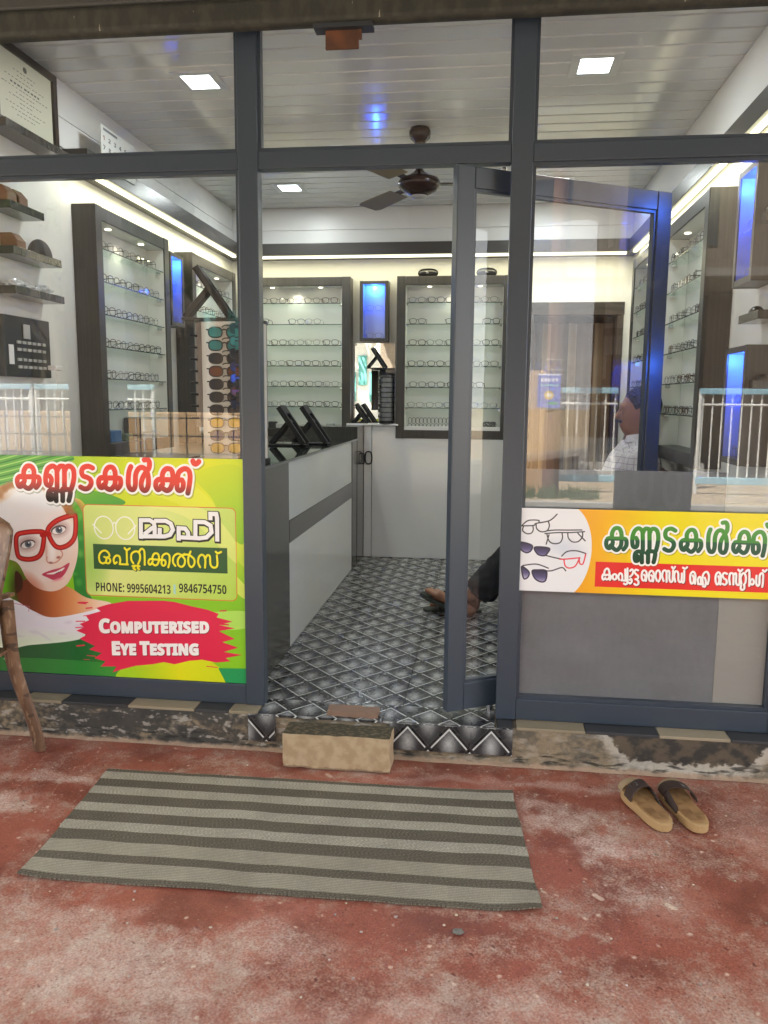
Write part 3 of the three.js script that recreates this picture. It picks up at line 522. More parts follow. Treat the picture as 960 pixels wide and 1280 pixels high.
  for (const e of [A.eye1, A.eye2]) { // lids, iris, lashes, brow
    const cx = (e[0] + e[4]) / 2, cy = (e[3] + e[7]) / 2 + 2, a = -0.28;
    soft(c, cx, cy - 4, 58, 40, a, 'rgba(140,84,74,', 0.75);
    c.save(); c.translate(cx, cy); c.rotate(a); c.beginPath(); c.ellipse(0, 0, 31, 15, 0, 0, 7); c.fillStyle = '#ece6e2'; c.fill(); c.clip(); c.fillStyle = '#46505c'; c.beginPath(); c.arc(1, -1, 15, 0, 7); c.fill(); c.fillStyle = '#10131a'; c.beginPath(); c.arc(1, -1, 8, 0, 7); c.fill(); c.fillStyle = '#fff'; c.beginPath(); c.arc(6, -6, 3.5, 0, 7); c.fill(); c.restore();
    c.save(); c.translate(cx, cy); c.rotate(a); c.strokeStyle = '#3a1f1c'; c.lineWidth = 6; c.lineCap = 'round'; c.beginPath(); c.ellipse(0, 0, 32, 16, 0, Math.PI * 1.02, Math.PI * 1.98); c.stroke(); c.strokeStyle = 'rgba(120,70,60,.7)'; c.lineWidth = 2.5; c.beginPath(); c.ellipse(0, 1, 31, 16, 0, 0.1, 3); c.stroke(); c.restore();
  }
  { const n = A.nose; c.strokeStyle = 'rgba(196,112,88,.6)'; c.lineWidth = 6; c.lineCap = 'round'; c.beginPath(); c.moveTo(n[4] - 6, n[5] - 22); c.quadraticCurveTo(n[4] - 14, n[5] + 4, n[4] + 8, n[5] + 4); c.quadraticCurveTo(n[6], n[7] + 16, n[8], n[9]); c.quadraticCurveTo(n[8] + 10, n[9] - 14, n[8] - 2, n[9] - 26); c.stroke(); soft(c, n[4] + 10, n[5] + 2, 12, 7, 0, 'rgba(140,52,40,', 0.9); soft(c, n[8] - 14, n[9] + 3, 12, 7, -0.3, 'rgba(140,52,40,', 0.9); soft(c, n[0] + 22, n[1] + 50, 20, 60, 0.1, 'rgba(255,246,242,', 0.95); soft(c, n[0] - 4, n[1] + 46, 8, 46, 0.05, 'rgba(206,140,120,', 0.5); }
  shape(c, A.mouth); c.fillStyle = '#c7465e'; c.fill(); { const q = A.teeth; shape(c, q); c.fillStyle = '#4c121c'; c.fill(); c.save(); shape(c, q); c.clip(); c.fillStyle = '#f5efe6'; for (let i = 0; i < 8; i++) { const t = i / 7; c.beginPath(); c.ellipse(mix(q[0] + 10, q[4] - 10, t), mix(q[1] + 3, q[5] + 5, t) - 3 * Math.sin(t * 3), 9, 10, -0.3, 0, 7); c.fill(); } c.restore(); soft(c, (A.mouth[0] + A.mouth[6]) / 2 + 8, (A.mouth[11] + A.mouth[13]) / 2 + 2, 34, 9, -0.3, 'rgba(240,150,160,', 0.85); }
  // red spectacles
  for (const g of [A.gl1, A.gl2]) { shape(c, g); c.fillStyle = 'rgba(255,250,250,.2)'; c.fill(); c.strokeStyle = '#8e1716'; c.lineWidth = 21; c.lineJoin = 'round'; c.stroke(); c.strokeStyle = '#cf2d27'; c.lineWidth = 14; c.stroke(); c.strokeStyle = 'rgba(240,120,104,.5)'; c.lineWidth = 2.5; c.stroke(); }
  c.strokeStyle = '#c02823'; c.lineWidth = 20; c.lineCap = 'round'; c.beginPath(); c.moveTo(A.bridge[0], A.bridge[1]); c.quadraticCurveTo(A.bridge[2], A.bridge[3], A.bridge[4], A.bridge[5]); c.stroke();
  // white cloud over the hairline behind the lettering
  soft(c, 250, 150, 170, 60, 0.05, 'rgba(244,244,246,', 0.95); soft(c, 330, 170, 120, 60, 0, 'rgba(242,242,244,', 0.9);
  { const f = A.face; for (let i = 0; i < 60; i++) { const t = i / 59, k = Math.min(6, Math.floor(t * 6)), q = t * 6 - k, x = mix(f[2 * k], f[2 * Math.min(7, k + 1)], q), y = mix(f[2 * k + 1], f[2 * Math.min(7, k + 1) + 1], q); soft(c, x + rr(-6, 6), y - 6 + rr(-5, 5), rr(18, 30), rr(12, 20), rr(-0.6, 0.6), `rgba(${Math.round(rr(150, 190))},${Math.round(rr(96, 128))},${Math.round(rr(52, 76))},`, 0.6); } }
  // address panel
  const p = A.panel; c.beginPath(); c.roundRect(p[0], p[1], p[2] - p[0], p[5] - p[1], 22); c.fillStyle = ramp(c, p[0], p[1], p[2], p[5], [0, '#cfe07a'], [0.35, '#e2ea8e'], [0.7, '#c9de6c'], [1, '#b4d650']); c.fill(); c.strokeStyle = '#d7742a'; c.lineWidth = 3.5; c.stroke();
  c.save(); c.beginPath(); c.roundRect(p[0], p[1], p[2] - p[0], p[5] - p[1], 22); c.clip(); shape(c, [700, 190, 900, 240, 1100, 420, 1100, 340, 960, 200]); c.fillStyle = 'rgba(240,240,140,.55)'; c.fill(); soft(c, 480, 440, 90, 160, 0, 'rgba(130,196,70,', 0.6); c.restore();
  { const q = A.glas, y = (q[1] + q[5]) / 2; c.strokeStyle = 'rgba(248,248,240,.95)'; c.lineWidth = 5; for (const x of [q[0], q[4]]) { c.beginPath(); c.ellipse(x, y, 40, 46, 0, 0, 7); c.stroke(); } c.beginPath(); c.moveTo(q[0] + 38, y - 14); c.quadraticCurveTo((q[0] + q[4]) / 2, y - 30, q[4] - 38, y - 14); c.moveTo(q[0] - 46, y - 12); c.lineTo(q[0] - 12, y + 22); c.moveTo(q[4] + 46, y - 12); c.lineTo(q[4] + 12, y + 22); c.stroke(); }
  stroke(c, INK.bold, 25, '#15150f', 'square', 3, 4); stroke(c, INK.bold, 24, '#15150f', 'square'); stroke(c, INK.bold, 17, '#f3f1f2', 'square');
  const b = A.gbox; c.fillStyle = '#1d5423'; c.fillRect(b[0], b[1], b[2] - b[0], b[5] - b[1]);
  stroke(c, INK.yellow, 10.5, '#133c10', 'round', 2.5, 2.5); stroke(c, INK.yellow, 8.5, '#f4e812');
  fitText(c, 'PHONE: 9995604213', A.phone[0], A.phone[5] + 22, A.phone[0] + 322, '600 50px sans-serif', '#16180f'); fitText(c, '9846754750', A.phone[2] - 200, A.phone[7] + 15, A.phone[2], '600 50px sans-serif', '#16180f');
  c.fillStyle = '#a8d8d0'; c.fillRect(A.phone[2] - 222, A.phone[5] - 18, 9, 40);
  // brush stroke with the service
  shape(c, A.brush, false); c.fillStyle = '#e21f49'; c.fill();
  c.strokeStyle = '#e21f49'; c.lineWidth = 6; for (let i = 0; i < 26; i++) { const t = rnd(), y = mix(590, 850, t), right = i % 2, x = right ? rr(960, 1030) : rr(430, 520); c.lineWidth = rr(2, 6); c.beginPath(); c.moveTo(x, y); c.lineTo(x + (right ? rr(10, 50) : -rr(10, 40)), y + rr(-4, 5)); c.stroke(); }
  const caps = (text, x0, x1, y, big, small) => { const words = text.split(' '); let cur = 0; const runs = []; words.forEach((wd, wi) => { runs.push([wd[0], big], [wd.slice(1), small]); if (wi < words.length - 1) runs.push([' ', small]); }); let tot = 0; for (const [t, s] of runs) { c.font = `900 ${s}px sans-serif`; tot += c.measureText(t).width; } for (const [dx, dy, col] of [[3, 3, '#7c1230'], [0, 0, '#f7f3f0']]) { c.save(); c.translate(x0 + dx, y + dy); c.transform((x1 - x0) / tot, -0.045, 0, 1, 0, 0); cur = 0; for (const [t, s] of runs) { c.font = `900 ${s}px sans-serif`; c.fillStyle = c.strokeStyle = col; c.lineWidth = 4.5; c.lineJoin = 'round'; c.strokeText(t, cur, 0); c.fillText(t, cur, 0); cur += c.measureText(t).width; } c.restore(); } };
  const q = A.cmp; caps('COMPUTERISED', q[0], q[2], q[1] + 20, 78, 62); caps('EYE TESTING', q[4], q[6], q[5] + 14, 76, 62);
  // headline
  stroke(c, INK.red, 39, 'rgba(90,90,60,.35)', 'round', 4, 5); stroke(c, INK.red, 38, '#f6f4f2'); stroke(c, INK.red, 21, ramp(c, 0, 55, 0, 200, [0, '#e8392b'], [0.32, '#e0301f'], [0.52, '#9c1a18'], [0.68, '#3c1113'], [0.85, '#120c0d']));
  c.fillStyle = 'rgba(240,240,235,.85)'; c.font = '600 9px sans-serif'; c.fillText('design', A.credit[0] + 20, A.credit[1]); c.fillText('creations', A.credit[0] + 44, A.credit[1] + 12);
});
const SRW = 933, SRH = 318;
const rightArt = canvasMap(Math.round(SRW * 2), Math.round(SRH * 2), (c, w, h) => {
  c.scale(w / SRW, h / SRH);
  c.fillStyle = ramp(c, 200, 0, 520, 0, [0, '#f6a413'], [0.35, '#f8b80e'], [1, '#f4e208']); c.fillRect(0, 0, SRW, SRH);
  const q = ARTR.circ; c.beginPath(); c.moveTo(0, 0); c.lineTo(q[0], 0); c.bezierCurveTo(q[4] + 14, q[3], q[4] + 14, q[7], q[8], SRH); c.lineTo(0, SRH); c.closePath(); c.fillStyle = '#eeeef2'; c.fill();
  soft(c, 170, 150, 90, 46, 0.2, 'rgba(210,216,230,', 0.8);
  const r = ARTR.red; c.fillStyle = '#e92a25'; c.fillRect(r[0], r[1], SRW - r[0], r[5] - r[1] + 2);
  stroke(c, ARTR.g, 4.5, '#2c2a2e'); for (const s of ARTR.sun) { shape(c, s); c.fillStyle = ramp(c, 0, s[1], 0, s[1] + 46, [0, '#2e2748'], [0.5, '#5d5585'], [1, '#c9c2dc']); c.fill(); c.strokeStyle = '#26233a'; c.lineWidth = 5; c.stroke(); } stroke(c, ARTR.redg, 5, '#e23a4c');
  stroke(c, INK.green, 31, 'rgba(120,110,20,.4)', 'round', 3, 3); stroke(c, INK.green, 30, '#f8f8f4'); stroke(c, INK.green, 15.5, ramp(c, 0, 60, 0, 210, [0, '#4f9a34'], [0.33, '#3d8a30'], [0.34, '#1d5a3a'], [0.7, '#164a2e'], [1, '#0f3a24']));
  stroke(c, INK.white, 8, '#5c1410', 'round', 2.5, 2.5); stroke(c, INK.white, 8, '#fbf6f4');
});
function signMaterial(map) { map.wrapS = map.wrapT = THREE.ClampToEdgeWrapping; return new THREE.MeshPhysicalMaterial({ map, roughness: 0.32, clearcoat: 0.35, clearcoatRoughness: 0.2 }); }
function signSheet(x0, y0, w, h, z) { // flat sheet with faint ripples
  const g = new THREE.PlaneGeometry(w, h, 40, 20), p = g.attributes.position;
  for (let i = 0; i < p.count; i++) p.setZ(i, 0.0012 * fbm(p.getX(i) * 4 + w, p.getY(i) * 3, 2));
  g.computeVertexNormals(); g.translate(x0 + w / 2, y0 + h / 2, z);
  return g;
}
single('poster_sign', 'green and yellow vinyl sign with a child in red spectacles and phone numbers', 'sign', signSheet(-2.06, 0.242, SLW / 1000, SLH / 1000, 0.0195), signMaterial(leftArt));
single('banner_sign', 'yellow and red vinyl banner with green lettering and printed eyeglasses on the pane', 'sign', signSheet(0.142, 0.671, SRW / 1000, SRH / 1000, 0.0195), signMaterial(rightArt));

// ---------------------------------------------------------------- the open door
{
  const L = 0.967, d = thing('glass_door', 'blue grey framed glass door standing open into the shop', 'door', [-0.127, 0, 0.05], Math.atan2(0.48, 0.839));
  const H0 = 0.185, H1 = 2.216, t = 0.019;
  const f = (n, ...b) => part(d, n, box(...b, 0.004), M.frame);
  f('stile', 0, 0.072, H0, H1, -t, t); f('stile', L - 0.072, L, H0, H1, -t, t);
  f('top_rail', 0.072, L - 0.072, H1 - 0.075, H1 - 0.001, -t + 0.001, t - 0.001); f('bottom_rail', 0.072, L - 0.072, H0 + 0.001, H0 + 0.11, -t + 0.001, t - 0.001);
  part(d, 'glazing_bead', merge([box(0.072, L - 0.072, H0 + 0.11, H0 + 0.12, -0.012, 0.012), box(0.072, L - 0.072, H1 - 0.085, H1 - 0.075, -0.012, 0.012), box(0.072, 0.082, H0 + 0.12, H1 - 0.085, -0.012, 0.012), box(L - 0.082, L - 0.072, H0 + 0.12, H1 - 0.085, -0.012, 0.012)]), M.frame);
  const g = new THREE.PlaneGeometry(L - 0.15, H1 - H0 - 0.2); g.translate(L / 2, (H0 + 0.115 + H1 - 0.08) / 2, 0); part(d, 'pane', g, M.doorGlass);
  part(d, 'pivot', merge([bar([0.2, 0.157, 0], [0.2, H0 + 0.002, 0], 0.014), bar([0.2, H1 - 0.002, 0], [0.2, 2.228, 0], 0.012)]), M.chrome);
}
// ---------------------------------------------------------------- rolled-up shutter: its bottom rail with the lock plate
{
  const rust = pixelMap(512, 256, (u, v) => { const s = fbm(u * 14, v * 6, 5), f = fbm(u * 60, v * 40, 3); let c = lerp3([48, 49, 45], [62, 61, 54], smooth(-0.3, 0.4, s)); c = lerp3(c, [60, 54, 45], smooth(0.15, 0.6, f) * 0.6); if (n2(u * 50, v * 8) > 0.93) c = [140, 138, 126]; return c; });
  const rm = new THREE.MeshPhysicalMaterial({ map: rust, roughness: 0.7, metalness: 0.2, bumpMap: grainAt(6), bumpScale: 0.0004 });
  const s = thing('roller_shutter', 'rolled up shutter with dull brown bottom rail above the shopfront', 'shutter', [0, 0, 0]);
  const rail = new THREE.CylinderGeometry(0.055, 0.055, 4.6, 20, 1); rail.rotateZ(Math.PI / 2);
  part(s, 'bottom_rail', merge([metres((() => { const g = new RoundedBoxGeometry(3.4, 0.1, 0.06, 3, 0.026); g.translate(-0.49, 2.713, 0.12); return g; })())]), rm);
  for (let i = 0; i < 5; i++) part(s, 'slat', (() => { const g = new RoundedBoxGeometry(3.36, 0.072, 0.03, 3, 0.014); g.translate(-0.49, 2.8 + i * 0.074, 0.115); return metres(g); })(), std(0.06, 0.06, 0.058, 0.6, { metalness: 0.3 }));
  part(s, 'lug', box(-0.62, -0.415, 2.648, 2.664, 0.09, 0.15, 0.002), M.frameDark);
  part(s, 'lock_plate', merge([box(-0.582, -0.466, 2.588, 2.65, 0.112, 0.124, 0.002), box(-0.468, -0.455, 2.618, 2.65, 0.113, 0.128, 0.001)]), new THREE.MeshPhysicalMaterial({ map: pixelMap(128, 128, (u, v) => lerp3([112, 70, 48], [84, 56, 42], smooth(-0.3, 0.4, fbm(u * 5, v * 5, 4)))), roughness: 0.75, metalness: 0.3 }), 'rusty orange lock plate');
}
// ---------------------------------------------------------------- concrete step block and loose brick
{
  const face = new THREE.MeshPhysicalMaterial({ map: pixelMap(512, 256, (u, v) => { const s = fbm(u * 6, v * 2, 5), f = fbm(u * 90, v * 30, 3); let c = lerp3([192, 168, 136], [176, 150, 117], smooth(-0.4, 0.4, s)); c = lerp3(c, [206, 186, 156], smooth(0.1, 0.5, f) * 0.4); if (v < 0.06 + 0.05 * s) c = lerp3(c, [130, 106, 84], 0.6); return c; }), roughness: 0.92, bumpMap: grainAt(3), bumpScale: 0.003 });
  const cap = new THREE.MeshPhysicalMaterial({ map: pixelMap(256, 128, (u, v) => lerp3([72, 66, 50], [112, 98, 74], smooth(-0.2, 0.5, fbm(u * 12, v * 5, 4)))), roughness: 0.95, bumpMap: grainAt(3), bumpScale: 0.004 });
  const cm = [face, face, cap, cap, face, face];
  const g = new THREE.BoxGeometry(0.414, 0.138, 0.115, 24, 10, 6), p = g.attributes.position;
  for (let i = 0; i < p.count; i++) { const x = p.getX(i), y = p.getY(i), z = p.getZ(i); const e = (Math.abs(x) > 0.2) + (Math.abs(y) > 0.066) + (Math.abs(z) > 0.055); const k = 1 - (e > 1 ? 0.012 : 0); p.setXYZ(i, x * k + 0.003 * n3(x * 9, y * 9, z * 9), y * (e > 1 ? 0.965 : 1) + 0.0025 * n3(x * 14 + 5, y * 14, z * 14), z * k + 0.003 * n3(x * 8, y * 8 + 7, z * 8)); }
  g.computeVertexNormals();
  const b = single('step_block', 'pale sand concrete block set as a step before the doorway', 'step', g, cm, undefined, [-0.525, 0.069, 0.176]);
  const bg = new THREE.BoxGeometry(0.2, 0.022, 0.075, 16, 2, 6), q = bg.attributes.position;
  for (let i = 0; i < q.count; i++) q.setXYZ(i, q.getX(i) + 0.006 * n3(q.getX(i) * 20, q.getY(i) * 20, q.getZ(i) * 20), q.getY(i) + 0.004 * n3(q.getX(i) * 25, 3, q.getZ(i) * 25), q.getZ(i) + 0.008 * n3(q.getX(i) * 22, 8, q.getZ(i) * 22));
  bg.computeVertexNormals();
  single('brick_piece', 'broken flat brick piece lying on the doorstep tiles', 'brick', bg, std(0.3, 0.19, 0.135, 0.95, { bumpMap: grainAt(6), bumpScale: 0.004 }), undefined, [-0.485, 0.165, 0.06]);
}
// ---------------------------------------------------------------- striped mat
{
  const bands = [[0, 0.03], [0.11, 0.19], [0.27, 0.36], [0.44, 0.53], [0.61, 0.7], [0.8, 0.86], [0.966, 1]];
  const W = 1536, Hh = 704;
  const mat = pixelMap(W, Hh, (u, v, x, y) => {
    const t = v + 0.006 * (((x * 7 + (y >> 1) * 3) % 11) / 11 - 0.5) + 0.002 * fbm(u * 20, v * 3, 2), rib = (y >> 1) % 4 < 2 ? 1.03 : 0.86, k = rib * (0.84 + 0.32 * rnd());
    let d = 0; for (const [a, b] of bands) if (t > a && t < b) d = 1;
    const soil = 0.5 + 0.5 * fbm(u * 7, v * 3, 4);
    const thread = ((x >> 1) + (y >> 2) * 3) % 7 < 3 !== (fbm(u * 9, v * 150, 3) > 0.12);
    let c = d ? (thread ? [116, 107, 90] : [90, 82, 68]) : (thread ? [188, 181, 162] : [158, 151, 134]);
    if ((t > 0.7 && t < 0.8) || t > 0.86) c = d ? c : (x + y) % 7 < 2 ? [138, 130, 112] : [172, 164, 144];
    return c.map((q) => q * k * mix(0.92, 1.05, soil));
  });
  mat.wrapS = mat.wrapT = THREE.ClampToEdgeWrapping;
  const C = [[-1.371, 0.352], [0.13, 0.318], [0.19, 0.998], [-1.318, 1.034]]; // corners: back left, back right, front right, front left
  const nu = 70, nv = 30, top = [], I = [], uv = [];
  const lift = (x, z, k) => { const d = Math.hypot(x - C[k][0], z - C[k][1]); return d < 0.16 ? ((0.16 - d) / 0.16) ** 2 : 0; };
  const bend = (x, z) => 0.006 + 0.009 * Math.max(0, fbm(x * 1.6, z * 1.6, 2)) + 0.018 * lift(x, z, 2) + 0.01 * lift(x, z, 3) + 0.008 * lift(x, z, 1);
  const wob = (t, s) => 0.005 * fbm(t * 2.2 + s * 7, s * 3.1, 3);
  for (const upper of [1, 0]) for (let j = 0; j <= nv; j++) for (let i = 0; i <= nu; i++) { const u = i / nu, v = j / nv; const x = mix(mix(C[0][0], C[1][0], u), mix(C[3][0], C[2][0], u), v), z = mix(mix(C[0][1], C[1][1], u), mix(C[3][1], C[2][1], u), v); const q = bend(x, z); top.push(x + wob(v * 1.5, u > 0.5 ? 1 : 2) * Math.abs(2 * u - 1) ** 6, upper ? q : Math.max(0.001, q - 0.005), z + wob(u * 3, v > 0.5 ? 3 : 4) * Math.abs(2 * v - 1) ** 6); uv.push(u, v); }
  const w = nu + 1, k = w * (nv + 1); for (let j = 0; j < nv; j++) for (let i = 0; i < nu; i++) { const a = j * w + i, b = a + 1, c = a + w, d = c + 1; I.push(a, c, b, b, c, d, k + a, k + b, k + c, k + b, k + d, k + c); }
  const e = (a, b) => I.push(a, b, k + b, a, k + b, k + a); for (let i = 0; i < nu; i++) { e(i, i + 1); e(nv * w + i + 1, nv * w + i); } for (let j = 0; j < nv; j++) { e((j + 1) * w, j * w); e(j * w + nu, (j + 1) * w + nu); }
  let g = new THREE.BufferGeometry(); g.setAttribute('position', new THREE.Float32BufferAttribute(top, 3)); g.setAttribute('uv', new THREE.Float32BufferAttribute(uv, 2)); g.setIndex(I); g = g.toNonIndexed(); g.computeVertexNormals(); g = creased(g, 0.6);
  const weave = pixelMap(256, 256, (u, v, x, y) => ((x % 8 < 4) === (y % 8 < 4) ? 190 : 70) + 40 * (rnd() - 0.5), false); weave.repeat.set(14, 7);
  single('striped_mat', 'woven doormat with grey beige and dark brown stripes on the red floor', 'mat', g, new THREE.MeshPhysicalMaterial({ map: mat, roughness: 0.95, bumpMap: weave, bumpScale: 0.0012 }));
}

// ---------------------------------------------------------------- lamps of the shop
{
  const rim = std(0.6, 0.62, 0.62, 0.35);
  const spots = [[-1.335, -0.73, 'near the hanging calendar'], [0.432, -0.73, 'near the doorway side of the shop front'], [-1.375, -2.6, 'over the counter by the back wall'], [0.432, -2.6, 'before the curtained doorway']];
  for (const [x, z, where] of spots) {
    const t = thing('ceiling_light', 'square white panel light in the ceiling ' + where, 'ceiling light', [x, CY, z], 0, 'panel lights in the ceiling');
    const hole = merge([box(-0.105, 0.105, -0.006, 0.004, -0.115, -0.08), box(-0.105, 0.105, -0.006, 0.004, 0.08, 0.115), box(-0.105, -0.068, -0.006, 0.004, -0.08, 0.08), box(0.068, 0.105, -0.006, 0.004, -0.08, 0.08)]);
    part(t, 'frame', hole, rim);
    part(t, 'diffuser', box(-0.068, 0.068, -0.004, 0.003, -0.08, 0.08), glow(0.9, 1.02, 1.0));
    const l = new THREE.RectAreaLight(new THREE.Color(0.93, 1, 0.98), LAMP, 0.13, 0.155); l.position.set(0, -0.009, 0); l.lookAt(0, -5, 0); l.rotation.set(-Math.PI / 2, 0, 0); l.name = 'panel_light'; t.add(l);
  }
  const strip = (label, x0, x1, z0, z1, aim) => {
    const t = thing('led_strip', label, 'light strip', [0, 0, 0]);
    part(t, 'strip_light', box(x0, x1, 2.428, 2.4385, z0, z1), glow(0.7, 0.66, 0.42));
    const w = x1 - x0, d = z1 - z0, l = new THREE.RectAreaLight(new THREE.Color(1, 0.93, 0.6), STRIP, Math.max(w, d), Math.min(w, d));
    l.position.set((x0 + x1) / 2, 2.425, (z0 + z1) / 2); l.rotation.set(-Math.PI / 2, 0, w > d ? 0 : Math.PI / 2); l.name = 'strip_light_lamp'; t.add(l);
  };
  strip('warm light strip under the dark band over the counter side racks', -1.905, -1.88, -2.97, -0.68);
  strip('warm light strip under the dark band along the back wall', -1.87, 0.97, -3.05, -3.025);
  strip('warm light strip under the dark band over the racks beside the doorway', 1.005, 1.03, -2.97, -0.06);
}
// ---------------------------------------------------------------- ceiling fan
{
  const t = thing('ceiling_fan', 'dark brown ceiling fan hanging from the white plank ceiling', 'fan', [-0.385, CY, -1.47]);
  const brown = std(0.035, 0.018, 0.014, 0.25), lathe = (pts) => new THREE.LatheGeometry(pts.map(([x, y]) => new THREE.Vector2(x, y)), 28);
  part(t, 'canopy', lathe([[0.0, -0.001], [0.05, -0.001], [0.058, -0.02], [0.055, -0.05], [0.03, -0.075], [0.022, -0.1], [0.012, -0.12]]), brown);
  part(t, 'down_rod', bar([0, -0.1, 0], [0, -0.27, 0], 0.011), brown);
  const motor = part(t, 'motor', lathe([[0.012, -0.2], [0.03, -0.225], [0.06, -0.245], [0.105, -0.262], [0.118, -0.285], [0.108, -0.305], [0.09, -0.322], [0.06, -0.338], [0.03, -0.35], [0, -0.352]]), brown);
  part(motor, 'cap', lathe([[0.045, -0.348], [0.04, -0.358], [0.02, -0.364], [0, -0.365]]), std(0.4, 0.4, 0.38, 0.3));
  [0.12, 2.2, 4.28].forEach((a) => {
    const b = part(t, 'blade', sheet((u, v) => { const r = mix(0.22, 0.6, u), w = mix(0.058, 0.07, u) * (u > 0.93 ? 0.8 : 1) * (v - 0.5) * 2; return [r * Math.cos(a) - w * Math.sin(a), -0.292 + w * 0.16, -r * Math.sin(a) - w * Math.cos(a)]; }, 8, 3, 0.004), std(0.26, 0.22, 0.14, 0.75));
    part(b, 'blade_arm', sheet((u, v) => { const r = mix(0.09, 0.25, u), w = 0.022 * (v - 0.5) * 2; return [r * Math.cos(a) - w * Math.sin(a), -0.286, -r * Math.sin(a) - w * Math.cos(a)]; }, 3, 1, 0.006), brown);
  });
}
// ---------------------------------------------------------------- eyeglasses: five kinds
const lensGlass = new THREE.MeshPhysicalMaterial({ color: 0xffffff, transmission: 1, thickness: 0, roughness: 0, ior: 1.5 });
function glassesKind(col, round, thick, lensMat, scale = 1) {
  const g = new THREE.Group(); g.name = 'eyeglasses';
  const m = std(...col, 0.3, thick < 0.0014 ? { metalness: 0.6 } : {}), h = 0.019, w = 0.0255;
  const rim = (cx) => { const p = []; for (let i = 0; i < 12; i++) { const a = i / 12 * Math.PI * 2, c = Math.cos(a), s = Math.sin(a), q = round; p.push([cx + w * Math.sign(c) * Math.abs(c) ** q, h + 0.002 + h * Math.sign(s) * Math.abs(s) ** q, 0]); } return p; };
  const front = merge([tube(rim(-0.034), thick, 26, 5, true), tube(rim(0.034), thick, 26, 5, true), tube([[-0.011, 0.028, 0], [0, 0.032, 0.002], [0.011, 0.028, 0]], thick, 5, 5), tube([[0.058, 0.03, 0], [0.066, 0.031, -0.002], [0.068, 0.031, -0.008]], thick * 1.2, 4, 5), tube([[-0.058, 0.03, 0], [-0.066, 0.031, -0.002], [-0.068, 0.031, -0.008]], thick * 1.2, 4, 5)]);
  part(g, 'rim', front, m);
  for (const s of [-1, 1]) {
    const sh = new THREE.Shape(rim(s * 0.034).map(([x, y]) => new THREE.Vector2(x, y))); part(g, 'lens', new THREE.ShapeGeometry(sh, 4), lensMat);
    part(g, 'temple', tube([[s * 0.068, 0.031, -0.006], [s * 0.067, 0.031, -0.05], [s * 0.064, 0.026, -0.085], [s * 0.062, 0.006, -0.112]], thick * 0.95, 9, 5), m);
  }
  g.children.forEach((o) => o.geometry.scale(scale, scale, scale));
  return g;
}
const kindNames = ['black square rimmed', 'thin dark round', 'brown square rimmed', 'fine grey oval', 'dark navy'], rowNames = ['top', 'second', 'third', 'fourth', 'fifth', 'lowest'];
const specs = [glassesKind([0.012, 0.012, 0.013], 0.62, 0.0022, lensGlass), glassesKind([0.05, 0.045, 0.045], 0.85, 0.0015, lensGlass), glassesKind([0.07, 0.028, 0.016], 0.6, 0.0022, lensGlass), glassesKind([0.12, 0.1, 0.1], 0.8, 0.0014, lensGlass), glassesKind([0.03, 0.03, 0.05], 0.7, 0.0018, lensGlass)];
function putGlasses(proto, [x, y, z], turn, label, group, name = 'eyeglasses', category = 'eyeglasses') {
  const r = proto.clone(); r.name = numbered(name); r.userData = { label, category, group }; r.position.set(x, y, z); r.rotation.y = turn; scene.add(r); return r;
}
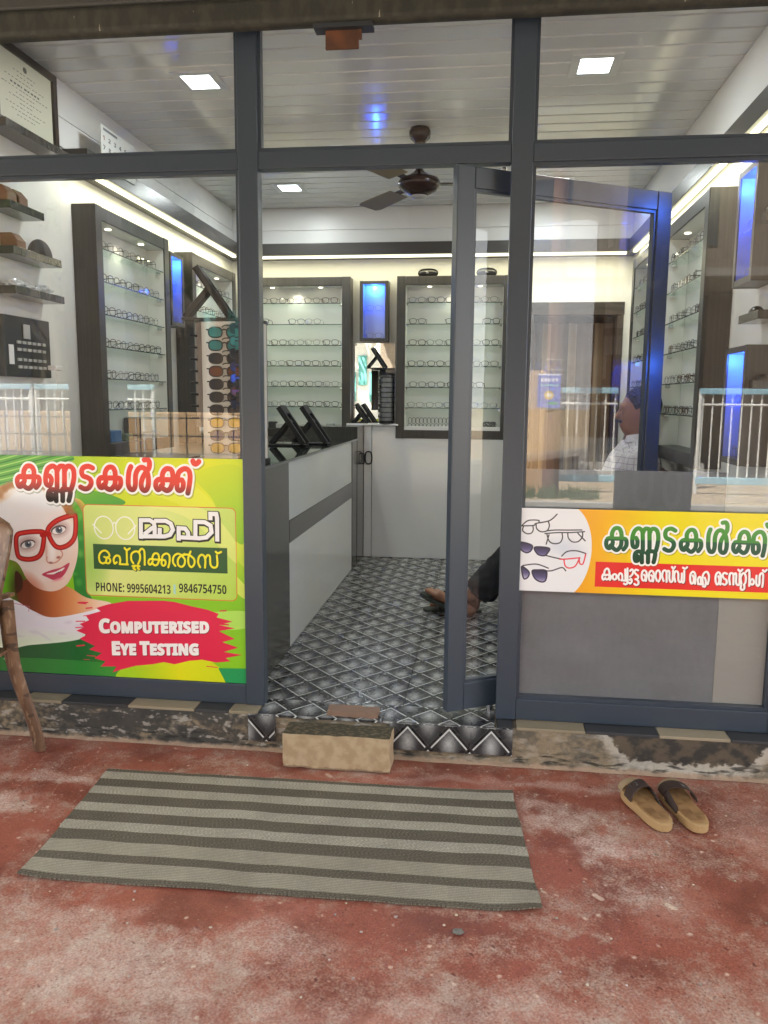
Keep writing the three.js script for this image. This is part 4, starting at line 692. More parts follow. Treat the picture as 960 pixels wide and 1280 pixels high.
// ---------------------------------------------------------------- display racks
const shelfGlass = new THREE.MeshPhysicalMaterial({ color: 0xf2faf6, transmission: 1, thickness: 0, roughness: 0.0, ior: 1.5 });
const shelfEdge = std(0.05, 0.07, 0.065, 0.25), rackBack = std(0.72, 0.72, 0.69, 0.4);
const SHELVES = [2.108, 1.951, 1.794, 1.637, 1.48, 1.326];
const R0 = 1.09, R1 = 2.3;
function rack(label, where, width, place, turn, seed, missing = []) {
  // built facing +z, its left end at x = 0, its back at z = 0
  const t = thing('display_rack', label, 'display rack', place, turn, undefined), f = 0.066, D = 0.12;
  part(t, 'back_panel', box(f, width - f, R0 + f, R1 - f, 0.002, 0.01), rackBack);
  part(t, 'side_post', box(0, f, R0, R1, 0, D, 0.003), M.rackFrame); part(t, 'side_post', box(width - f, width, R0, R1, 0, D, 0.003), M.rackFrame);
  part(t, 'top_rail', box(f, width - f, R1 - f, R1 - 0.001, 0, D - 0.002, 0.003), M.rackFrame); part(t, 'bottom_rail', box(f, width - f, R0 + 0.001, R0 + f, 0, D - 0.002, 0.003), M.rackFrame);
  for (const x of [f + 0.0005, width - f - 0.0025]) part(t, 'side_lining', box(x, x + 0.002, R0 + f, R1 - f - 0.004, 0.011, D - 0.008), rackBack);
  part(t, 'top_lining', box(f + 0.004, width - f - 0.004, R1 - f - 0.003, R1 - f - 0.001, 0.011, D - 0.008), rackBack);
  for (const y of SHELVES) {
    const s = part(t, 'glass_shelf', box(f + 0.004, width - f - 0.004, y - 0.005, y, 0.012, D - 0.012), shelfGlass);
    part(s, 'front_edge', box(f + 0.004, width - f - 0.004, y - 0.0052, y + 0.0002, D - 0.0118, D - 0.0105), shelfEdge);
    for (const x of [f + 0.012, width - f - 0.012]) part(s, 'shelf_clip', merge([box(x - 0.009, x + 0.009, y - 0.02, y - 0.0055, D - 0.05, D - 0.026, 0.003)]), M.chrome);
  }
  for (const x of [width * 0.28, width * 0.72]) {
    const lamp = part(t, 'spot_lamp', (() => { const g = new THREE.CylinderGeometry(0.016, 0.016, 0.004, 16); g.translate(x, R1 - f - 0.006, 0.06); return g; })(), glow(0.5, 0.47, 0.36));
  }
  const l = new THREE.SpotLight(new THREE.Color(1, 0.93, 0.72), SPOT, 0, 1.1, 0.6); l.position.set(width / 2, R1 - f - 0.012, 0.07); l.target.position.set(width / 2, R0, 0.05); l.name = 'spot_lamp_light'; t.add(l, l.target);
  seedValue = seed;
  t.updateMatrixWorld(true);
  SHELVES.forEach((y, row) => {
    let x = f + 0.08 + rr(0, 0.02);
    while (x < width - f - 0.07) {
      if (!(missing[row] && rnd() < missing[row])) {
        const k = pick(specs), p = V(x, y + 0.0005, D - 0.022 - rr(0, 0.004)).applyMatrix4(t.matrixWorld);
        // temples folded out fit only in shallow racks when the pair stands at an angle, so shorten by turning
        const g = putGlasses(k, [p.x, p.y, p.z], turn + rr(-0.13, 0.13), kindNames[specs.indexOf(k)] + ' eyeglasses, ' + rowNames[row] + ' shelf of the ' + where, 'eyeglasses in the ' + where); g.scale.set(1, 1, 0.72);
      }
      x += rr(0.128, 0.15);
    }
  });
  return t;
}
rack('grey framed rack of glass shelves on the back wall over the counter', 'back wall rack over the counter', 0.86, [-1.893, 0, ZB + 0.001], 0, 11, [0, 0.2, 0, 0, 0, 0]);
rack('grey framed rack of glass shelves on the back wall beside the mirror', 'back wall rack beside the mirror', 0.86, [-0.68, 0, ZB + 0.001], 0, 23, [0, 0.3, 0, 0, 0, 0]);
rack('grey framed rack on the counter side wall beside the switch panel', 'rack beside the switch panel', 0.9, [XL + 0.001, 0, -0.72], Math.PI / 2, 37);
rack('grey framed rack on the counter side wall next to the back corner', 'rack next to the back corner', 0.9, [XL + 0.001, 0, -2.0], Math.PI / 2, 41);
rack('grey framed rack on the seated man side wall beside blue niches', 'rack beside the two blue niches', 0.86, [XR - 0.001, 0, -1.54], -Math.PI / 2, 53);
rack('grey framed rack on the seated man side wall beside the doorway', 'rack next to the curtained doorway', 0.86, [XR - 0.001, 0, -2.5], -Math.PI / 2, 67);
// ---------------------------------------------------------------- blue niches
const blueGlasses = glassesKind([0.2, 0.2, 0.25], 0.7, 0.0016, lensGlass);
function niche(label, w, y0, y1, place, turn, shelves) {
  const t = thing('blue_niche', label, 'display niche', place, turn, undefined), f = 0.024, D = 0.1;
  part(t, 'back_panel', box(f, w - f, y0 + f, y1 - f, 0.002, 0.008), std(0.42, 0.46, 0.7, 0.5));
  part(t, 'frame', merge([box(0, f, y0, y1, 0, D), box(w - f, w, y0, y1, 0, D), box(f, w - f, y1 - f, y1 - 0.001, 0, D - 0.001), box(f, w - f, y0 + 0.001, y0 + f, 0, D - 0.001)]), M.rackFrame);
  part(t, 'inner_lining', merge([box(f + 0.0005, f + 0.003, y0 + f, y1 - f, 0.009, D - 0.006), box(w - f - 0.003, w - f - 0.0005, y0 + f, y1 - f, 0.009, D - 0.006)]), std(0.25, 0.3, 0.6, 0.4));
  for (const y of shelves) part(t, 'glass_shelf', box(f + 0.004, w - f - 0.004, y - 0.005, y, 0.012, D - 0.012), shelfGlass);
  const c = [w / 2, y1 - f - 0.022, 0.055];
  part(t, 'lamp_bulb', (() => { const g = new THREE.SphereGeometry(0.011, 12, 8); g.translate(...c); return g; })(), glow(0.35, 0.8, 2.2));
  const l = new THREE.PointLight(new THREE.Color(0.04, 0.17, 1), BLUE, 0, 2); l.position.set(...c); l.name = 'niche_lamp'; l.shadow.radius = 0.5; t.add(l);
  t.updateMatrixWorld(true);
  for (const y of [...shelves, y0 + f]) { const p = V(w / 2, y + 0.001, 0.07).applyMatrix4(t.matrixWorld); const g = putGlasses(blueGlasses, [p.x, p.y, p.z], turn, 'eyeglasses lit blue on the ' + (y === y0 + f ? 'floor' : 'shelf') + ' of the ' + label, 'eyeglasses in the blue niches'); g.scale.set(1, 1, 0.5); }
}
niche('small blue lit niche above the mirror', 0.218, 1.822, 2.27, [-0.965, 0, ZB + 0.001], 0, [2.05]);
niche('blue lit niche between the counter side racks', 0.21, 1.82, 2.25, [XL + 0.001, 0, -1.69], Math.PI / 2, [2.04]);
niche('upper blue lit niche beside the seated man', 0.23, 1.83, 2.26, [XR - 0.001, 0, -0.34], -Math.PI / 2, [2.03]);
niche('lower blue lit niche beside the seated man', 0.26, 1.15, 1.6, [XR - 0.001, 0, -0.36], -Math.PI / 2, [1.38]);
// ---------------------------------------------------------------- counter
{
  const t = thing('counter', 'dark grey sales counter with white panels and a glossy black top', 'counter', [0, 0, 0]);
  const X = -0.93, W = -1.42;
  part(t, 'counter_top', box(W, X + 0.012, 1.088, 1.102, -2.78, -0.12, 0.003), std(0.012, 0.016, 0.015, 0.05, { clearcoat: 0.6, clearcoatRoughness: 0.02 }));
  part(t, 'end_panel', box(W, X, 0.157, 1.087, -0.71, -0.13, 0.002), M.laminate);
  part(t, 'carcass', box(W, X - 0.012, 0.157, 1.086, -2.77, -0.712), M.laminate);
  part(t, 'middle_rail', box(X - 0.011, X + 0.001, 0.69, 0.8, -2.57, -0.712, 0.002), M.laminate);
  part(t, 'display_front', box(X - 0.011, X - 0.003, 0.801, 1.085, -2.57, -0.712), new THREE.MeshPhysicalMaterial({ color: 0xc9cfce, roughness: 0.08, clearcoat: 0.8, clearcoatRoughness: 0.03 }));
  part(t, 'white_panel', box(X - 0.011, X - 0.002, 0.172, 0.689, -2.57, -0.712), M.wallGloss);
  part(t, 'back_post', box(X - 0.011, X + 0.002, 0.157, 1.086, -2.77, -2.571, 0.002), M.laminate);
  part(t, 'skirting', box(X - 0.011, X + 0.002, 0.157, 0.171, -2.57, -0.712), M.chrome);
  const c = thing('back_cabinet', 'low white cabinet along the back wall with a ledge', 'cabinet', [0, 0, 0]);
  part(c, 'white_front', box(-0.862, 0.29, 0.158, 1.185, -3.2, -3.1, 0.002), M.wallGloss);
  part(c, 'white_front', box(-0.925, -0.866, 0.158, 1.185, -3.2, -3.101, 0.002), M.wallGloss);
  part(c, 'ledge', box(-1.06, -0.66, 1.186, 1.2, -3.212, -3.085, 0.002), M.white);
  part(c, 'side_filler', box(-1.42, -0.927, 0.158, 1.185, -3.2, -2.79, 0.002), M.laminate);
  const h = part(c, 'handle', tube([[-0.91, 0.9, -2.99], [-0.895, 0.9, -2.99], [-0.893, 0.94, -2.99], [-0.895, 0.975, -2.99], [-0.91, 0.975, -2.99]].map((p) => [p[0] - 0.015, p[1], p[2]]), 0.005, 14, 8), M.black);
  part(c, 'handle', tube([[-0.905, 0.895, -3.09], [-0.905, 0.98, -3.09], [-0.87, 0.98, -3.09], [-0.87, 0.895, -3.09]], 0.0055, 24, 8, true), M.black);
}
// ---------------------------------------------------------------- mirror on the back wall with clips
{
  const t = thing('wall_mirror', 'small clear mirror on the back wall below the blue niche', 'mirror', [0, 0, 0]);
  part(t, 'mirror_glass', box(-1.022, -0.7, 1.204, 1.815, ZB + 0.002, ZB + 0.007), std(0.88, 0.92, 0.9, 0, { metalness: 1 }));
  for (const [x, y] of [[-1.01, 1.806], [-0.71, 1.806], [-1.01, 1.215], [-0.71, 1.215]]) part(t, 'clip', (() => { const g = new THREE.CylinderGeometry(0.011, 0.011, 0.006, 14); g.rotateX(Math.PI / 2); g.translate(x, y, ZB + 0.0105); return g; })(), M.chrome);
}
// ---------------------------------------------------------------- sunglasses stands
const tints = [[0.03, 0.03, 0.035], [0.05, 0.22, 0.22], [0.16, 0.06, 0.03], [0.5, 0.3, 0.02], [0.06, 0.05, 0.1]].map(([r, g, b]) => std(r, g, b, 0.04, { clearcoat: 0.5 }));
const shades = tints.map((m, i) => glassesKind(i === 3 ? [0.1, 0.08, 0.06] : [0.015, 0.014, 0.014], 0.75, 0.0024, m, 1.12));
{
  const t = thing('sunglasses_stand', 'tall white and teal cylinder stand of sunglasses on the counter', 'display stand', [-1.12, 1.102, -0.45]);
  const R = 0.155, H = 0.62, arc = (a0, a1, y0, y1, r) => sheet((u, v) => { const a = mix(a0, a1, u); return [r * Math.sin(a), mix(y0, y1, v), r * Math.cos(a)]; }, 14, 1, 0.004);
  const disc = (r, y, h) => { const g = new THREE.CylinderGeometry(r, r, h, 40); g.translate(0, y + h / 2, 0); return g; };
  part(t, 'base', disc(R + 0.01, 0, 0.02), M.black); part(t, 'top_ring', disc(R + 0.004, H - 0.012, 0.014), M.black);
  part(t, 'core', (() => { const g = new THREE.CylinderGeometry(0.06, 0.06, H - 0.034, 20); g.translate(0, (H - 0.034) / 2 + 0.021, 0); return g; })(), std(0.05, 0.05, 0.052, 0.4));
  const creamP = std(0.62, 0.6, 0.55, 0.3), brownP = std(0.22, 0.17, 0.14, 0.3), tealP = std(0.04, 0.3, 0.28, 0.1, { transmission: 0.6, thickness: 0 });
  part(t, 'cream_strip', arc(-0.62, 0.42, 0.022, H - 0.014, R), creamP); part(t, 'brown_strip', arc(-1.5, -0.64, 0.16, H - 0.014, R), brownP); part(t, 'teal_screen', arc(0.43, 1.2, 0.3, H - 0.014, R), tealP);
  part(t, 'cream_strip', arc(1.24, 1.6, 0.022, H - 0.014, R), creamP); part(t, 'brown_strip', arc(2.0, 3.0, 0.022, H - 0.014, R), brownP);
  for (let i = 0; i < 8; i++) part(t, 'peg', bar([R * Math.sin(-0.9), 0.2 + i * 0.05, R * Math.cos(-0.9)], [(R + 0.035) * Math.sin(-0.9), 0.203 + i * 0.05, (R + 0.035) * Math.cos(-0.9)], 0.005), M.black);
  const order = [3, 4, 3, 0, 0, 0, 2, 0, 1, 1];
  order.forEach((k, i) => { const a = 0.13; const g = putGlasses(shades[k], [-1.12 + (R + 0.01) * Math.sin(a), 1.102 + 0.05 + i * 0.054, -0.45 + (R + 0.01) * Math.cos(a)], a, (['black', 'teal', 'brown', 'amber', 'violet'][k]) + ' lens sunglasses on the tall cylinder stand on the counter', 'sunglasses on the tall stand', 'sunglasses', 'sunglasses'); g.scale.set(1, 1, 0.5); });
  for (let i = 0; i < 7; i++) { const a = 0.62, k = [0, 2, 0, 4, 0, 1, 0][i]; const g = putGlasses(shades[k], [-1.12 + R * Math.sin(a), 1.102 + 0.24 + i * 0.052, -0.45 + R * Math.cos(a)], a + 0.3, (['black', 'teal', 'brown', 'amber', 'violet'][k]) + ' lens sunglasses on the tall cylinder stand on the counter', 'sunglasses on the tall stand', 'sunglasses', 'sunglasses'); g.scale.set(1, 1, 0.5); }
  const s = thing('sunglasses_stand', 'small black and grey sunglasses tower before the mirror', 'display stand', [-0.755, 1.2, -3.128]);
  part(s, 'base', disc(0.056, 0, 0.024), M.black); part(s, 'column', disc(0.046, 0.0245, 0.345), std(0.2, 0.205, 0.21, 0.35)); part(s, 'top_cap', disc(0.054, 0.37, 0.014), M.black);
  for (let i = 0; i < 9; i++) part(s, 'slot_ring', (() => { const g = new THREE.TorusGeometry(0.047, 0.0035, 6, 24); g.rotateX(Math.PI / 2); g.translate(0, 0.05 + i * 0.038, 0); return g; })(), M.black);
  for (let i = 0; i < 8; i++) { const g = putGlasses(shades[i % 3 === 2 ? 2 : 0], [-0.812, 1.245 + i * 0.04, -3.12], -1.25, 'dark sunglasses stacked on the small tower before the mirror', 'sunglasses on the small tower', 'sunglasses', 'sunglasses'); g.scale.set(0.5, 0.62, 0.35); }
}
// ---------------------------------------------------------------- folding tabletop stands
function easel(label, at, turn, k = 1, group) {
  const t = thing('folding_stand', label, 'folding stand', at, turn, group), m = M.blackMatt;
  const leg = (x0, y0, x1, y1, w, z0, z1) => { const dx = x1 - x0, dy = y1 - y0, l = Math.hypot(dx, dy), nx = -dy / l * w / 2, ny = dx / l * w / 2; const s = new THREE.Shape([[x0 - nx, y0 - ny], [x1 - nx, y1 - ny], [x1 + nx, y1 + ny], [x0 + nx, y0 + ny]].map(([a, b]) => new THREE.Vector2(a * k, b * k))); const g = new THREE.ExtrudeGeometry(s, { depth: (z1 - z0) * k, bevelEnabled: true, bevelSize: 0.002, bevelThickness: 0.002, bevelSegments: 1 }); g.translate(0, 0, z0 * k); return g; };
  part(t, 'front_leg', merge([leg(0.02, 0.012, -0.11, 0.2, 0.022, -0.06, -0.04), leg(0.02, 0.012, -0.11, 0.2, 0.022, 0.04, 0.06), leg(-0.085, 0.162, -0.112, 0.202, 0.024, -0.04, 0.04)]), m);
  part(t, 'rear_leg', leg(-0.16, 0.012, -0.06, 0.13, 0.02, -0.03, 0.03), m);
  part(t, 'foot_bar', (() => { const g = new RoundedBoxGeometry(0.2 * k, 0.008 * k, 0.1 * k, 2, 0.003); g.translate(-0.07 * k, 0.004 * k, 0); return g; })(), m);
}
easel('black folding stand on the counter top nearest the wall', [-1.105, 1.1025, -1.75], 0.0, 1.16, 'folding stands on the counter');
easel('black folding stand on the counter top beside its twin', [-1.01, 1.1025, -1.95], 0.0, 1.16, 'folding stands on the counter');
easel('dark folding stand on the ledge before the mirror', [-0.92, 1.2005, -3.14], 0, 0.62);
easel('black folding stand behind the tall sunglasses stand', [-1.14, 1.7235, -0.45], 0.15, 1.1);
scene.children.at(-1).userData.label = 'black folding stand set on top of the tall sunglasses stand';
// ---------------------------------------------------------------- small goods on and in the racks
{
  const caseM = std(0.01, 0.01, 0.011, 0.25), pod = (w, h, d) => { const g = new THREE.SphereGeometry(1, 22, 14); const p = g.attributes.position; for (let i = 0; i < p.count; i++) { let x = p.getX(i), y = p.getY(i), z = p.getZ(i); const q = 0.7; p.setXYZ(i, Math.sign(x) * Math.abs(x) ** q * w / 2, Math.max(-0.72, y) * h / 1.72 + h * 0.72 / 1.72, z * d / 2); } g.computeVertexNormals(); return g; };
  for (const x of [-0.452, -0.015]) { const t = thing('spectacle_case', 'glossy black spectacle case on top of the rack beside the mirror', 'spectacle case', [x, R1 + 0.0005, ZB + 0.07], rr(-0.1, 0.1), 'black cases on the rack'); part(t, 'shell', pod(0.155, 0.06, 0.065), caseM); part(t, 'clasp', box(-0.01, 0.01, 0.018, 0.03, 0.0315, 0.0345, 0.001), M.chrome); }
  // tray of spectacle bridges in the bottom of the rack
  const t = thing('frame_tray', 'row of small upright spectacle frames in the bottom of the rack beside the mirror', 'tray', [-0.6, R0 + 0.066, ZB + 0.05]);
  part(t, 'tray_base', box(0, 0.5, 0, 0.006, -0.03, 0.045), std(0.5, 0.42, 0.36, 0.4));
  for (let i = 0; i < 16; i++) for (const [y, z] of [[0.006, 0.02], [0.05, -0.015]]) part(t, 'frame_hoop', tube([[0.012 + i * 0.03, y, z], [0.012 + i * 0.03, y + 0.035, z], [0.024 + i * 0.03, y + 0.043, z], [0.036 + i * 0.03, y + 0.035, z], [0.036 + i * 0.03, y, z]].map(([a, b, c]) => [a * 0.98, b, c]), 0.0018, 12, 5), std(0.09, 0.05, 0.06, 0.3));
  const bundle = thing('cable_bundle', 'tangled grey cord bundle in the bottom of the rack beside the mirror', 'cord', [0.035, R0 + 0.068, ZB + 0.06]);
  const pts = []; for (let i = 0; i < 60; i++) { const a = i * 0.9; pts.push([0.045 * Math.cos(a) + rr(-0.01, 0.01), 0.035 + 0.03 * Math.sin(a * 1.3), 0.03 * Math.sin(a * 0.7)]); } part(bundle, 'cord', tube(pts, 0.003, 160, 5), std(0.12, 0.12, 0.12, 0.6));
  // boxes in the bottom of the rack by the switch panel
  for (const [dz, c, w, h] of [[-0.9, [0.03, 0.13, 0.3], 0.12, 0.06], [-1.05, [0.07, 0.12, 0.06], 0.08, 0.04], [-1.18, [0.02, 0.02, 0.022], 0.05, 0.12], [-1.3, [0.5, 0.5, 0.48], 0.1, 0.03], [-1.42, [0.45, 0.4, 0.34], 0.08, 0.035]]) single('small_box', 'small goods box in the bottom of the rack beside the switch panel', 'box', box(-0.04, 0.04, 0, h, -w / 2, w / 2, 0.004), std(...c, 0.5), 'boxes in the rack by the switch panel', [XL + 0.06, R0 + 0.0665, dz]);
  for (const [x, c, h] of [[-1.66, [0.05, 0.05, 0.05], 0.05], [-1.6, [0.5, 0.5, 0.5], 0.035], [-1.2, [0.4, 0.4, 0.38], 0.04]]) single('small_box', 'small goods box in the bottom of the rack over the counter', 'box', box(-0.03, 0.03, 0, h, -0.03, 0.03, 0.004), std(...c, 0.5), 'boxes in the rack over the counter', [x, R0 + 0.0665, ZB + 0.06]);
}
// ---------------------------------------------------------------- wall ledges near the front and what stands on them
function ledge(label, x0, x1, y, z0, z1, mat = M.laminate) { return single('wall_ledge', label, 'ledge', box(x0, x1, y - 0.032, y, z0, z1, 0.003), mat); }
{
  const A = XL + 0.001, B = XL + 0.1;
  ledge('dark wall ledge carrying the framed certificate', A, B, 2.47, -0.57, -0.05);
  ledge('dark wall ledge carrying brown cases below the certificate', A, B, 2.16, -0.3, -0.05);
  ledge('dark wall ledge carrying the black dome case', A, B + 0.004, 1.985, -0.42, -0.05);
  ledge('dark wall ledge with clear wrapped goods above the switch panel', A, B + 0.004, 1.83, -0.43, -0.05);
  const tan = std(0.2, 0.1, 0.055, 0.5);
  const wedge = (w, h, d) => { const s = new THREE.Shape([[0, 0], [d, 0], [d, h * 0.5], [d * 0.65, h], [0, h]].map(([a, b]) => new THREE.Vector2(a, b))); const g = new THREE.ExtrudeGeometry(s, { depth: w, bevelEnabled: true, bevelSize: 0.003, bevelThickness: 0.003, bevelSegments: 1 }); return g; };
  for (const [y, z, l] of [[2.1605, -0.2, 'brown folded spectacle case below the certificate, nearer the ledge end'], [2.1605, -0.12, 'brown folded spectacle case below the certificate, beside its twin'], [1.9855, -0.17, 'brown folded spectacle case beside the black dome case']]) single('spectacle_case', l, 'spectacle case', wedge(0.06, 0.055, 0.07), tan, undefined, [A + 0.012, y + 0.003, z]);
  const dome = new THREE.SphereGeometry(0.075, 24, 14, 0, 6.3, 0, Math.PI / 2); dome.scale(0.55, 1, 1);
  single('dome_case', 'black dome shaped case on the wall ledge', 'case', dome, M.blackMatt, undefined, [A + 0.05, 1.9855, -0.335]);
  const wrap = std(0.6, 0.62, 0.64, 0.15);
  for (const [z, r] of [[-0.13, 0.035], [-0.22, 0.03], [-0.34, 0.036]]) { const g = new THREE.IcosahedronGeometry(r, 3), p = g.attributes.position; for (let i = 0; i < p.count; i++) { const k = 1 + 0.25 * n3(p.getX(i) * 40, p.getY(i) * 40, p.getZ(i) * 40 + z * 9); p.setXYZ(i, p.getX(i) * k, Math.max(-0.4 * r, p.getY(i) * k * 0.6), p.getZ(i) * k * 1.5); } g.computeVertexNormals(); single('wrapped_goods', 'crumpled clear wrapping on the ledge above the switch panel', 'wrapper', g, wrap, 'clear wrappers on the ledge', [A + 0.05, 1.8305 + 0.4 * r, z]); }
  // certificate
  const cert = thing('framed_certificate', 'framed certificate standing on the top wall ledge', 'certificate', [0, 0, 0]);
  const paper = canvasMap(360, 300, (c, w, h) => { c.fillStyle = '#cfcfbb'; c.fillRect(0, 0, w, h); c.fillStyle = '#55564c'; c.textAlign = 'center'; for (let i = 0; i < 11; i++) { const y = 60 + i * 19, n = [7, 5, 12, 9, 14, 6, 10, 4, 12, 9, 6][i]; for (let k = 0; k < n; k++) c.fillRect(w / 2 - n * 11 + k * 22, y, rr(8, 19), i === 3 ? 8 : 3); } c.beginPath(); c.arc(w / 2, 36, 13, 0, 7); c.fill(); });
  const cx = A + 0.02; part(cert, 'print', box(cx + 0.006, cx + 0.009, 2.5, 2.775, -0.53, -0.12), new THREE.MeshPhysicalMaterial({ map: paper, roughness: 0.5 }));
  { const g = cert.children[0].geometry, uv = g.attributes.uv, p = g.attributes.position; for (let i = 0; i < uv.count; i++) uv.setXY(i, 1 - (p.getZ(i) + 0.53) / 0.41, (p.getY(i) - 2.5) / 0.275); }
  part(cert, 'frame', merge([box(cx, cx + 0.02, 2.4715, 2.5, -0.565, -0.085), box(cx, cx + 0.02, 2.775, 2.805, -0.565, -0.085), box(cx, cx + 0.019, 2.5, 2.775, -0.565, -0.535), box(cx, cx + 0.019, 2.5, 2.775, -0.115, -0.085)]), std(0.03, 0.02, 0.015, 0.3));
  // calendar on the bulkhead
  const cal = canvasMap(300, 256, (c, w, h) => { c.fillStyle = '#c9cac6'; c.fillRect(0, 0, w, h); c.fillStyle = '#6a6d70'; c.fillRect(20, 14, 120, 16); for (let r = 0; r < 3; r++) for (let k = 0; k < 6; k++) { c.fillStyle = (r + k) % 5 ? '#3f4347' : '#8a4a44'; c.font = '700 40px sans-serif'; c.fillText(String(1 + r * 6 + k), 14 + k * 46, 90 + r * 60); } });
  const cm = new THREE.MeshPhysicalMaterial({ map: cal, roughness: 0.6 }), cg = box(-1.858, -1.8545, 2.49, 2.68, -1.17, -0.79); { const uv = cg.attributes.uv, p = cg.attributes.position; for (let i = 0; i < uv.count; i++) uv.setXY(i, 1 - (p.getZ(i) + 1.17) / 0.38, (p.getY(i) - 2.49) / 0.19); }
  single('wall_calendar', 'white wall calendar with dark dates on the dark pelmet', 'calendar', cg, cm);
  // switch panel
  const sw = thing('switch_panel', 'black panel with rows of white switches on the wall', 'switch panel', [0, 0, 0]), sx = A + 0.035;
  part(sw, 'panel', box(A, sx, 1.47, 1.72, -0.41, -0.06, 0.004), std(0.02, 0.021, 0.02, 0.4));
  part(sw, 'socket', box(sx + 0.0005, sx + 0.006, 1.63, 1.69, -0.245, -0.195, 0.002), std(0.45, 0.45, 0.43, 0.4));
  for (let r = 0; r < 4; r++) for (let k = 0; k < 6; k++) part(sw, 'switch', box(sx + 0.0005, sx + 0.007, 1.505 + r * 0.03 + (r > 1 ? 0.012 : 0), 1.517 + r * 0.03 + (r > 1 ? 0.012 : 0), -0.36 + k * 0.038, -0.335 + k * 0.038, 0.001), k % 2 ? std(0.5, 0.5, 0.48, 0.4) : std(0.42, 0.42, 0.4, 0.4));
  part(sw, 'tag', box(sx + 0.0005, sx + 0.003, 1.52, 1.6, -0.12, -0.085, 0.001), M.white);
  const plug = thing('phone_charger', 'white charger plug with hanging cord beside the switch panel', 'charger', [0, 0, 0]);
  part(plug, 'plug', box(A + 0.036, A + 0.075, 1.505, 1.525, -0.435, -0.375, 0.004), M.white);
  part(plug, 'cord', tube([[A + 0.055, 1.505, -0.41], [A + 0.06, 1.4, -0.42], [A + 0.05, 1.3, -0.45], [A + 0.07, 1.2, -0.47], [A + 0.06, 1.05, -0.46]], 0.0022, 30, 5), M.white);
  // right wall ledges
  const C = XR - 0.085, D = XR - 0.101 + 0.1;
  ledge('dark wall ledge carrying a black case by the upper blue niche', C, D - 0.001, 2.06, -0.135, -0.05); ledge('dark wall ledge between the two blue niches', C, D - 0.001, 1.72, -0.28, -0.05); ledge('dark wall ledge carrying small cameras by the lower blue niche', C, D - 0.001, 1.47, -0.1, -0.05);
  const caseM = std(0.03, 0.025, 0.022, 0.3);
  for (const [y, z, l, k] of [[2.0605, -0.09, 'black curved case on the ledge by the upper blue niche', 1], [1.7205, -0.2, 'grey curved case on the ledge between the blue niches', 0.9], [1.4705, -0.075, 'black curved case on the ledge by the lower blue niche', 0.7]]) { const g = new THREE.SphereGeometry(0.035 * k, 18, 10, 0, 6.3, 0, Math.PI / 2); g.scale(0.9, 0.9, 1.2 * k); single('spectacle_case', l, 'spectacle case', g, caseM, undefined, [XR - 0.045, y, z]); }
}

